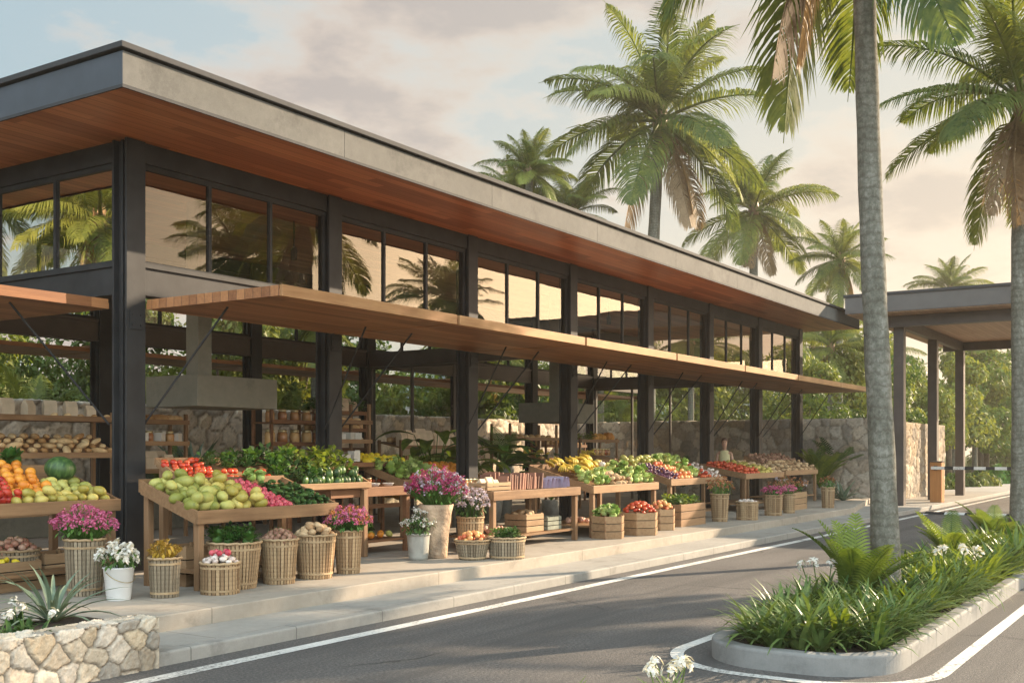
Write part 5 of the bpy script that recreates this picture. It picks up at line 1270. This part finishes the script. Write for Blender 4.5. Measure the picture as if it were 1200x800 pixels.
crate(14.62, 8.85, ZP + .195, .42, .4, .2, 'small grey crate at the right of the lower shelf of the book table', mat='green_pot')
for i in range(7): jar((13.0 + .1 * i, 9.5, 1.11), 'preserve jar at the back of the book table', 'jars on the book table', 1.3)
# table E
S = table('pale table of cabbages, bananas and gourds above the hexagonal crates', 15.86, 18.3, 8.74, 1.2, 1.10, 1.42)
w, dp = 2.44, 1.2
fill(S, 'lettuce', .02, .32, .0, .4, .16, .17, w, dp, .09, 'pale lettuce at the left front of the banana table', 'lettuce', 'lettuces on the banana table', 1.0, 2)
fill(S, 'banana', .1, .62, .4, 1.0, .2, .2, w, dp, .06, 'yellow banana bunch on the banana table', 'bananas', 'banana bunches on the banana table', 1.1, 2, lambda: (rng.uniform(-.2, .2), rng.uniform(-.2, .2), rng.uniform(3.6, 5.8)))
fill(S, 'potato', .34, .62, .0, .4, .11, .1, w, dp, .05, 'brown potato in the middle of the banana table', 'potato', 'potatoes on the banana table', 1.1, 2)
fill(S, 'lettuce', .64, .98, .02, .5, .16, .17, w, dp, .09, 'yellow green lettuce at the right of the banana table', 'lettuce', 'lettuces at the right of the banana table', 1.0, 2)
fill(S, 'mango', .64, .98, .55, 1.0, .12, .12, w, dp, .05, 'yellow mango at the back of the banana table', 'mango', 'mangoes on the banana table', 1.1, 2)
put('garlic', S(.68, .6, .2), 'large pale garlic bulb standing on top of the banana table', 'garlic', None, 2.2, (0, 0, 0))
heap('onion', 16.3, 9.3, ZP + .23, .2, 12, .06, 'pink onion on the lower shelf of the banana table', 'onion', 'onions under the banana table')
# hexagonal crates
def hexcrate(px, py, wpx, hpx, label):
    x, y = P(px, py); d = depth(x, y); r = wpx / F * d / 2; h = hpx / F * d; y += r * .55; x += r * .3
    t = thing('hexagonal_crate', label, 'crate', (x, y, ZP), R(20))
    for k in range(3):
        b = MB(); z0 = k * h / 3; b.lathe([(r * 1.03, z0 + .004), (r * 1.06, z0 + h / 3 - .008), (r * .98, z0 + h / 3 - .008), (r * .96, z0 + .004)], 6, None, (False, False)); part('slat_ring', b, 'crate_wood', t, bw=.003)
    b = MB()
    for j in range(6):
        a = 2 * math.pi * j / 6; b.tube([(r * .98 * math.cos(a), r * .98 * math.sin(a), 0), (r * .98 * math.cos(a), r * .98 * math.sin(a), h + .01)], .016, 6)
    part('corner_post', b, 'dark_wood', t); b = MB(); b.lathe([(r * .95, .01), (r * .95, h - .05), (.01, h - .03)], 6, None, (True, True)); part('bottom', b, 'soil', t)
    return x, y, ZP + h, r
x, y, z, r = hexcrate(719, 631, 40, 27, 'hexagonal crate of pale lettuces under the banana table')
heap('lettuce', x, y, z - .02, r * .72, 9, .13, 'pale lettuce in the hexagonal crate', 'lettuce', 'lettuces in the hexagonal crate', .95)
x, y, z, r = hexcrate(757, 627, 46, 27, 'hexagonal crate heaped with red tomatoes, the larger of the pair')
heap('tomato', x, y, z, r * .82, 34, .16, 'red tomato in the larger hexagonal crate', 'tomato', 'tomatoes in the larger crate', .95)
x, y, z, r = hexcrate(781, 621, 34, 25, 'hexagonal crate of orange red tomatoes half behind the larger one')
heap('peach', x, y, z, r * .8, 22, .13, 'orange red tomato in the crate half behind', 'tomato', 'tomatoes in the rear crate', .85)
# table F
S = table('sloping table of mixed red and green fruit past the banana table', 19.55, 22.3, 9.05, 1.2, 1.12, 1.5)
w, dp = 2.75, 1.2
for (k, u0, u1, lb, ct) in (('plum', 0, .18, 'dark plum', 'plum'), ('peach', .18, .42, 'orange red peach', 'peach'), ('lettuce', .42, .6, 'pale green lettuce', 'lettuce'), ('tomato', .6, .8, 'red tomato', 'tomato'), ('garlic', .8, .99, 'white garlic bulb', 'garlic')):
    st = {'plum': .085, 'lettuce': .17, 'garlic': .1}.get(k, .105)
    fill(S, k, u0 + .01, u1, .02, .62, st, st, w, dp, .05 if k != 'lettuce' else .09, lb + ' on the mixed fruit table', ct, lb + 's on the mixed fruit table', 1.1, 2)
fill(S, 'avocado', .05, .5, .65, 1.0, .12, .12, w, dp, .05, 'green mango at the back of the mixed fruit table', 'mango', 'green mangoes on the mixed fruit table', 1.1, 2)
fill(S, 'lettuce', .5, .98, .65, 1.0, .18, .18, w, dp, .09, 'pale lettuce at the back of the mixed fruit table', 'lettuce', 'lettuces at the back of the mixed fruit table', 1.0, 1)
q = P(805, 617); crate(q[0] - .15, q[1] + .05, ZP, 1.15, .5, .42, 'wide brown crate of leafy greens under the mixed fruit table', mat='table_wood')
for i in range(14): put('lightgreens' if i % 2 else 'greens', (q[0] + .0 + (i % 7) * .14, q[1] + .2 + .2 * (i // 7), ZP + .40), ['dark leafy bunch in the wide brown crate', 'pale leafy bunch in the wide brown crate'][i % 2], 'leafy greens', ['dark bunches in the wide crate', 'pale bunches in the wide crate'][i % 2], 1.1, (0, 0, i))
# tables G and H
S = table('far table of tomatoes, mangoes and roots in front of the woman', 24.3, 26.9, 9.35, 1.1, 1.14, 1.34)
w, dp = 2.6, 1.1
fill(S, 'tomato', .02, .45, .0, .95, .10, .12, w, dp, .05, 'red tomato on the far table', 'tomato', 'tomatoes on the far table', 1.1, 2)
fill(S, 'mango', .46, .75, .0, .95, .12, .12, w, dp, .05, 'yellow mango on the far table', 'mango', 'mangoes on the far table', 1.1, 2)
fill(S, 'potato', .76, 1, .0, .95, .12, .12, w, dp, .05, 'brown potato on the far table', 'potato', 'potatoes on the far table', 1.1, 2)
S = table('farthest table of brown roots and shallots near the end wall', 28.2, 30.9, 9.75, 1.1, 1.14, 1.52)
w, dp = 2.7, 1.1
fill(S, 'potato', .0, 1, .0, .5, .13, .13, w, dp, .05, 'brown root on the farthest table', 'root vegetable', 'roots on the farthest table', 1.2, 2)
fill(S, 'shallot', .0, 1, .5, 1, .11, .12, w, dp, .05, 'dark shallot on the farthest table', 'shallot', 'shallots on the farthest table', 1.6, 2)
# far end containers
x, y, z, r, d = basket(848, 611, 22, 32, 'brown wicker basket of rusty dried leaves past the wide crate', 'wicker_tan', .8, staves=True)
bouquet(x, y, z, .3, .38, 40, 'rusty brown dried flower bunch past the wide crate', 'petal_rust', 'herb_green', 21, .04, 9, .035)
x, y, z, r, d = basket(881, 609, 26, 21, 'squat wooden barrel with a lid of white garlic at the far end', taper=.95, staves=True, kind='barrel', name='wooden_barrel')
heap('garlic', x, y, z, r * .8, 12, .03, 'white garlic bulb on the squat far barrel', 'garlic', 'garlic on the far barrel', 1.2)
x, y, z, r, d = basket(911, 604, 22, 24, 'wicker basket of crimson flowers, larger of two at the far end', 'wicker_tan', .88, staves=True)
bouquet(x, y, z, .27, .2, 50, 'crimson flowers in the larger far wicker basket', 'petal_magenta', 'herb_green', 22, .04, 9, .03, 'crimson flowers at the far end')
x, y, z, r, d = basket(928, 601, 15, 22, 'slim wicker basket of crimson flowers beside the larger one at the far end', 'wicker_tan', .88, staves=True)
bouquet(x, y, z, .2, .2, 36, 'crimson flowers in the slim far wicker basket', 'petal_magenta', 'herb_green', 23, .04, 9, .03, 'crimson flowers at the far end')
q = P(935, 598); crate(q[0], q[1] + .1, ZP, 1.0, .6, .42, 'wide pale trough of dried flowers near the deck end', name='wooden_trough')
bouquet(q[0] + .5, q[1] + .4, ZP + .4, .5, .4, 60, 'brown pink dried flowers in the wide trough', 'petal_rust', 'herb_green', 24, .05, 9, .035, second='petal_lilac')
x, y, z, r, d = basket(974, 595, 16, 24, 'pale wicker basket at the very end of the deck', 'wicker_tan', .85, staves=True)
bouquet(x, y, z, .2, .3, 20, 'sparse rusty sprigs in the end wicker basket', 'petal_rust', 'herb_green', 25, .035, 8, .03)
# bread shelves of the middle
S = rack('bread shelf with tilted trays left of the middle column', PY(598, 13.5), 13.5, 2.1, .55, [(.9, 0), (1.42, .35), (1.95, 0)], 2.3)
for i in range(8): put('roll', S((i + .5) / 8, 2, .3, .05), 'round loaf on the top board of the middle bread shelf', 'loaf', 'round loaves on the middle shelf', 1.6)
for i in range(12): put('banana' if i % 2 else 'loaf', S((i % 6 + .5) / 6, 1, .2 + .4 * (i // 6), .06), ['loaf on the tilted tray of the middle shelf', 'banana bunch on the tilted tray of the middle shelf'][i % 2], ['loaf', 'bananas'][i % 2], ['loaves on the middle tray', 'bananas on the middle tray'][i % 2], 1.1)
for i in range(5): put('melon', S(.1 + .2 * i, 0, .4, .13), 'dark melon on the lowest board of the middle bread shelf', 'melon', 'melons on the middle shelf', .85)
S = rack('shelf of greens, jars and gourds right of the middle column', PY(680, 13.3), 13.3, 2.0, .55, [(.9, 0), (1.42, .35), (1.92, 0)], 2.0)
for i in range(3): put('pumpkin', S(.55 + .2 * i, 2, .4, .1), 'yellow orange pumpkin on the top board right of the middle column', 'pumpkin', 'pumpkins on the gourd shelf', 1.2)
for i in range(4): put('lightgreens', S(.06 + .14 * i, 2, .4, .02), 'leafy bunch on the top board right of the middle column', 'leafy greens', 'leafy bunches on the gourd shelf', 1.2, (0, 0, i))
for i in range(6): put('banana', S(.05 + .08 * i, 1, .3, .07), 'green yellow banana bunch on the tilted tray right of the middle column', 'bananas', 'bananas on the gourd shelf', 1.2)
for i in range(6): jar(S(.55 + .08 * i, 1, .4, .06), 'jar on the tilted tray right of the middle column', 'jars on the gourd shelf', 1.5)
for i in range(5): put('cabbage', S(.1 + .2 * i, 0, .4, .08), 'cabbage on the lowest board right of the middle column', 'cabbage', 'cabbages on the gourd shelf', 1.3)

# deeper in the hall: wall shelves and counters stocked with goods
def stock(S, k, n, kinds, place, s=1.3, rows=2):
    for j in range(rows):
        for i in range(n):
            kk = kinds[(i * 3 + j * 2 + k) % len(kinds)]; p = S((i + .5 + rng.uniform(-.2, .2)) / n, k, .2 + .5 * j / max(1, rows - 1), {'jar': .001, 'carton': .001, 'bag': .001}.get(kk, .045 * s))
            if kk == 'jar': jar(p, 'preserve jar ' + place, 'jars ' + place, s * 1.15)
            else:
                nm = K[kk][0].replace('_', ' '); put(kk, p, {'lemon': 'yellow lemon ', 'orange': 'ripe orange ', 'lettuce': 'pale lettuce head ', 'roll': 'round bread roll ', 'loaf': 'brown bread loaf ', 'bag': 'brown paper bag ', 'carton': 'white carton ', 'pumpkin': 'orange pumpkin ', 'tomato': 'red tomato ', 'greens': 'leafy green bunch '}.get(kk, 'fresh ' + nm + ' ') + place, nm, nm + 's ' + place, s, (0, 0, rng.uniform(-.5, .5)))
S = rack('low stocked counter shelf along the back between the agaves and the jar shelf', PY(262, 15.2), 15.2, 1.5, .5, [(.8, 0), (1.25, 0)], 1.3)
stock(S, 0, 8, ['lettuce', 'orange', 'lettuce'], 'on the low counter along the back'); stock(S, 1, 8, ['bag', 'jar', 'carton'], 'on the low counter along the back')
S = rack('tall stocked shelf against the back seen past the second column', PY(368, 15.0), 15.0, 1.6, .45, [(.9, 0), (1.3, 0), (1.7, 0), (2.1, 0), (2.45, 0)], 2.5, wood='dark_wood')
for k in range(5): stock(S, k, 9, [['pumpkin', 'loaf'], ['roll', 'jar'], ['jar', 'carton', 'bag'], ['loaf', 'jar'], ['greens', 'bag']][k], 'on the tall shelf past the second column', 1.35, 1 if k == 0 else 2)
S = rack('stocked back shelf visible between the third and fourth columns', PY(640, 15.4), 15.4, 2.2, .5, [(.9, 0), (1.35, 0), (1.8, 0)], 2.0, wood='dark_wood')
for k in range(3): stock(S, k, 9, [['pumpkin', 'lettuce'], ['orange', 'loaf'], ['bag', 'jar', 'roll']][k], 'on the back shelf between the columns', 1.5)
S = table('low counter of lettuces and oranges behind the book table', 14.2, 16.6, 11.4, .8, 1.2, 1.45, shelf=False)
fill(S, 'lettuce', .0, .5, .0, 1, .18, .18, 2.4, .8, .09, 'pale lettuce on the counter behind the book table', 'lettuce', 'lettuces behind the book table', 1.1)
fill(S, 'orange', .5, 1, .0, 1, .11, .11, 2.4, .8, .05, 'orange on the counter behind the book table', 'orange', 'oranges behind the book table', 1.1)
leafy('glossy leafy plant rising behind the oranges of the book table counter', 16.9, 12.2, ZP + .42, 22, 1.1, .2, 'fern_green', 41)
leafy('leafy plant standing behind the banana table', 19.3, 11.6, ZP + .42, 22, 1.0, .2, 'herb_green', 43)
S = rack('tall stocked shelf of jars and loaves standing against the back left of the hall', PY(150, 14.6), 14.6, 1.2, .45, [(.9, 0), (1.35, 0), (1.8, 0), (2.15, 0)], 2.3)
for k in range(4): stock(S, k, 6, [['lettuce', 'orange'], ['roll', 'bag'], ['jar', 'carton'], ['loaf', 'roll']][k], 'on the back left shelf', 1.5)
S = rack('stocked low shelf behind the dark table with lemons and lettuces', PY(470, 13.6), 13.6, 2.4, .6, [(.8, 0), (1.25, .3), (1.75, .2)], 1.9)
for k in range(3): stock(S, k, 11, [['pumpkin', 'lettuce'], ['lettuce', 'orange', 'lemon'], ['lemon', 'roll', 'bag']][k], 'on the low shelf behind the dark table', 1.5)
# ------------------------------------------------------------------ the woman behind the far table
def person():
    x, y = PY(849, 10.85), 10.85
    t = thing('person', 'woman with tied back brown hair and a pale yellow top standing behind the far table', 'person', (x, y, ZP), R(-70))
    J = {'pelvis': (0, 0, .93, .135, .10), 'waist': (0, .0, 1.08, .115, .085), 'chest': (0, -.01, 1.27, .135, .095), 'neck0': (0, .0, 1.43, .055, .05), 'neck': (0, -.01, 1.49, .048, .048), 'head0': (0, -.02, 1.56, .07, .08), 'head': (0, -.02, 1.64, .075, .088), 'crown': (0, -.01, 1.71, .045, .055)}
    E = [('pelvis', 'waist'), ('waist', 'chest'), ('chest', 'neck0'), ('neck0', 'neck'), ('neck', 'head0'), ('head0', 'head'), ('head', 'crown')]
    for s, n in ((-1, 'l'), (1, 'r')):
        J.update({n + 'sh': (.16 * s, 0, 1.38, .052, .05), n + 'el': (.21 * s, -.03, 1.10, .04, .04), n + 'wr': (.17 * s, -.24, 1.0, .026, .026), n + 'ha': (.15 * s, -.31, .98, .035, .018),
                  n + 'hip': (.085 * s, 0, .86, .085, .09), n + 'kn': (.09 * s, -.01, .48, .056, .06), n + 'an': (.09 * s, .02, .09, .036, .04), n + 'to': (.10 * s, -.14, .04, .036, .03)})
        E += [('chest', n + 'sh'), (n + 'sh', n + 'el'), (n + 'el', n + 'wr'), (n + 'wr', n + 'ha'), ('pelvis', n + 'hip'), (n + 'hip', n + 'kn'), (n + 'kn', n + 'an'), (n + 'an', n + 'to')]
        for k in range(4):
            f = f'{n}f{k}'; J[f] = ((.125 + .017 * k) * s, -.385 + .006 * abs(k - 1), .955, .009, .009); E.append((n + 'ha', f))
        J[n + 'th'] = (.115 * s, -.315, .965, .010, .010); E.append((n + 'wr', n + 'th'))
    ks = list(J); me = bpy.data.meshes.new('body'); me.from_pydata([J[k][:3] for k in ks], [(ks.index(a), ks.index(b)) for a, b in E], [])
    o = link('body', me, t); m = o.modifiers.new('flesh', 'SKIN'); sk = me.skin_vertices[0].data
    for k, v in zip(ks, sk): v.radius = J[k][3:]; v.use_root = (k == 'pelvis')
    o.modifiers.new('smooth', 'SUBSURF').levels = 2; o.modifiers['smooth'].render_levels = 2; m.use_smooth_shade = True
    me.materials.append(MATS['skin'])
    b = MB(); b.lathe([(.155, .88), (.145, .98), (.13, 1.08), (.148, 1.22), (.150, 1.32), (.12, 1.40), (.075, 1.435)], 28, lambda r, z, w: r * (1 - .26 * abs(math.sin(w)) ** 2), (False, False)); part('top', b, 'shirt', t, True)
    for s in (-1, 1):
        b = MB(); b.tube([(.075 * s, 0, .92), (.09 * s, -.01, .48), (.09 * s, .02, .1)], [.105, .075, .058], 14); part('trouser_leg', b, 'trousers', t, True)
        b = MB(); b.blob(.045, .11, .04, (.095 * s, -.06, .04)); part('shoe', b, 'dark_wood', t, True)
    b = MB(); b.blob(.088, .10, .10, (0, .012, 1.665), 16, 10, lambda a, w: 1 if math.sin(w) > -.35 or a > .5 else .72); b.blob(.045, .05, .045, (0, .115, 1.68)); part('hair', b, 'hair', t, True)
    b = MB(); b.blob(.012, .018, .016, (0, -.105, 1.615)); part('nose', b, 'skin', t, True)
    for s in (-1, 1):
        b = MB(); b.blob(.009, .006, .006, (.03 * s, -.098, 1.645)); part('eye', b, 'hair', t, True)
    b = MB(); b.blob(.022, .006, .006, (0, -.097, 1.575)); part('mouth', b, 'petal_magenta', t, True)
person()
# ------------------------------------------------------------------ light, sky, camera
SUN_EL, SUN_AZ = R(23), math.atan2(-.485, .875)
sd = bpy.data.lights.new('sun', 'SUN'); sd.energy = 3.5; sd.angle = R(.6); sd.color = (1.0, .79, .56)
so = bpy.data.objects.new('sun', sd); C.objects.link(so)
from mathutils import Vector
dv = Vector((math.cos(SUN_EL) * math.cos(SUN_AZ), math.cos(SUN_EL) * math.sin(SUN_AZ), math.sin(SUN_EL)))
so.rotation_euler = dv.to_track_quat('Z', 'Y').to_euler()
w = bpy.data.worlds.new('World'); sc.world = w; w.use_nodes = True
nt = w.node_tree; nt.nodes.clear(); out = nt.nodes.new('ShaderNodeOutputWorld')
sky = nt.nodes.new('ShaderNodeTexSky'); sky.sky_type = 'NISHITA'; sky.sun_disc = False
sky.sun_elevation = R(9); sky.sun_rotation = math.pi / 2 - SUN_AZ; sky.air_density = 1.3; sky.dust_density = 3.0; sky.ozone_density = 1.0
bg = nt.nodes.new('ShaderNodeBackground'); bg.inputs['Strength'].default_value = .10
g = nt.nodes.new('ShaderNodeNewGeometry'); dn = nt.nodes.new('ShaderNodeVectorMath'); dn.operation = 'NORMALIZE'
tc = nt.nodes.new('ShaderNodeTexCoord'); L(nt, tc.outputs['Generated'], dn.inputs[0])
sp = nt.nodes.new('ShaderNodeSeparateXYZ'); L(nt, dn.outputs[0], sp.inputs[0])
# cloud layer seen in perspective: direction divided by its height
zz = math_(nt, 'ADD', math_(nt, 'MAXIMUM', sp.outputs[2], 0.0), .22)
cx = nt.nodes.new('ShaderNodeCombineXYZ'); L(nt, math_(nt, 'DIVIDE', sp.outputs[0], zz), cx.inputs[0]); L(nt, math_(nt, 'DIVIDE', sp.outputs[1], zz), cx.inputs[1]); L(nt, math_(nt, 'MULTIPLY', sp.outputs[2], 2.2), cx.inputs[2])
mp = nt.nodes.new('ShaderNodeMapping'); mp.inputs['Location'].default_value = (4.25, 3.25, 5); L(nt, cx.outputs[0], mp.inputs[0])
n1 = noise(nt, mp.outputs[0], 1.9, 9, .6); n2 = noise(nt, mp.outputs[0], .75, 3, .5)
cl = math_(nt, 'ADD', math_(nt, 'MULTIPLY', n1, .65), math_(nt, 'MULTIPLY', n2, .35))
mask = ramp(nt, [(.495, (0, 0, 0)), (.565, (1, 1, 1))], cl)
sdv = nt.nodes.new('ShaderNodeVectorMath'); sdv.operation = 'DOT_PRODUCT'; L(nt, dn.outputs[0], sdv.inputs[0]); sdv.inputs[1].default_value = (math.cos(SUN_AZ), math.sin(SUN_AZ), .1)
sunw = nt.nodes.new('ShaderNodeMapRange'); L(nt, sdv.outputs['Value'], sunw.inputs[0]); sunw.inputs[1].default_value = .0; sunw.inputs[2].default_value = .95
CLOUD_COOL, CLOUD_WARM = (1.9, 1.62, 1.46), (2.9, 2.38, 1.85)
ccol = mixc(nt, sunw.outputs[0], CLOUD_COOL, CLOUD_WARM)
shade = ramp(nt, [(.49, (1.45, 1.38, 1.28)), (.535, (1.08, 1.04, 1.0)), (.60, (.66, .65, .69))], cl)
ccol = mixc(nt, 1.0, ccol, shade, 'MULTIPLY')
# warm evening veil: thick near the horizon and towards the sun
veil = math_(nt, 'MULTIPLY', math_(nt, 'POWER', math_(nt, 'SUBTRACT', 1., math_(nt, 'MAXIMUM', sp.outputs[2], 0.)), 2.2), math_(nt, 'ADD', math_(nt, 'MULTIPLY', sunw.outputs[0], 1.15), .08), True)
c0 = mixc(nt, .96, sky.outputs[0], (1.08, 1.54, 1.82))
c1 = mixc(nt, veil, c0, (3.2, 2.62, 1.88))
c2 = mixc(nt, math_(nt, 'MULTIPLY', mask, math_(nt, 'SUBTRACT', .92, math_(nt, 'MULTIPLY', sunw.outputs[0], .55))), c1, ccol)
glow = math_(nt, 'POWER', math_(nt, 'MAXIMUM', sdv.outputs['Value'], 0.0), 26.0)
gc = nt.nodes.new('ShaderNodeVectorMath'); gc.operation = 'SCALE'; gc.inputs[0].default_value = (17., 12.5, 8.); L(nt, glow, gc.inputs['Scale'])
fdv = nt.nodes.new('ShaderNodeVectorMath'); fdv.operation = 'DOT_PRODUCT'; L(nt, dn.outputs[0], fdv.inputs[0]); fdv.inputs[1].default_value = (-CA, -SA, 0)
bright = nt.nodes.new('ShaderNodeMapRange'); L(nt, fdv.outputs['Value'], bright.inputs[0]); bright.inputs[1].default_value = .05; bright.inputs[2].default_value = .7; bright.inputs[3].default_value = 1.0; bright.inputs[4].default_value = 5.2   # added fill light: unseen sky behind the viewer scaled brighter
c3 = nt.nodes.new('ShaderNodeVectorMath'); c3.operation = 'SCALE'; L(nt, c2, c3.inputs[0]); L(nt, bright.outputs[0], c3.inputs['Scale']); c2 = c3.outputs[0]
ga = nt.nodes.new('ShaderNodeVectorMath'); ga.operation = 'ADD'; L(nt, c2, ga.inputs[0]); L(nt, gc.outputs[0], ga.inputs[1])
L(nt, ga.outputs[0], bg.inputs[0]); L(nt, bg.outputs[0], out.inputs[0])

hz = MB(); hz.box(-105, 325, -125, 205, -1.1, 24)
m, nt2, out2 = _m('air'); vol = nt2.nodes.new('ShaderNodeVolumePrincipled'); vol.inputs['Color'].default_value = (1.0, .93, .82, 1); vol.inputs['Density'].default_value = .0007; vol.inputs['Anisotropy'].default_value = .35
L(nt2, vol.outputs[0], out2.inputs['Volume'])
o = link('haze', hz.mesh('haze', 'air', False)); o['kind'] = 'stuff'
cam = bpy.data.cameras.new('camera'); co = bpy.data.objects.new('camera', cam); C.objects.link(co)
co.location = (0, 0, EYE); co.rotation_euler = (R(90), 0, math.atan2(SA, CA) - math.pi / 2)
cam.sensor_width = 36; cam.lens = 36 * F / 1200; cam.shift_y = (HOR - 400) / 1200; cam.clip_end = 2000; cam.clip_start = .05
sc.camera = co
sc.view_settings.view_transform = 'Standard'; sc.view_settings.look = 'None'; sc.view_settings.exposure = 1.82; sc.view_settings.gamma = 1
sc.render.engine = 'CYCLES'; sc.cycles.max_bounces = 8; sc.cycles.transparent_max_bounces = 12; sc.cycles.use_denoising = True
sc.cycles.caustics_reflective = False; sc.cycles.caustics_refractive = False; sc.cycles.sample_clamp_indirect = 6
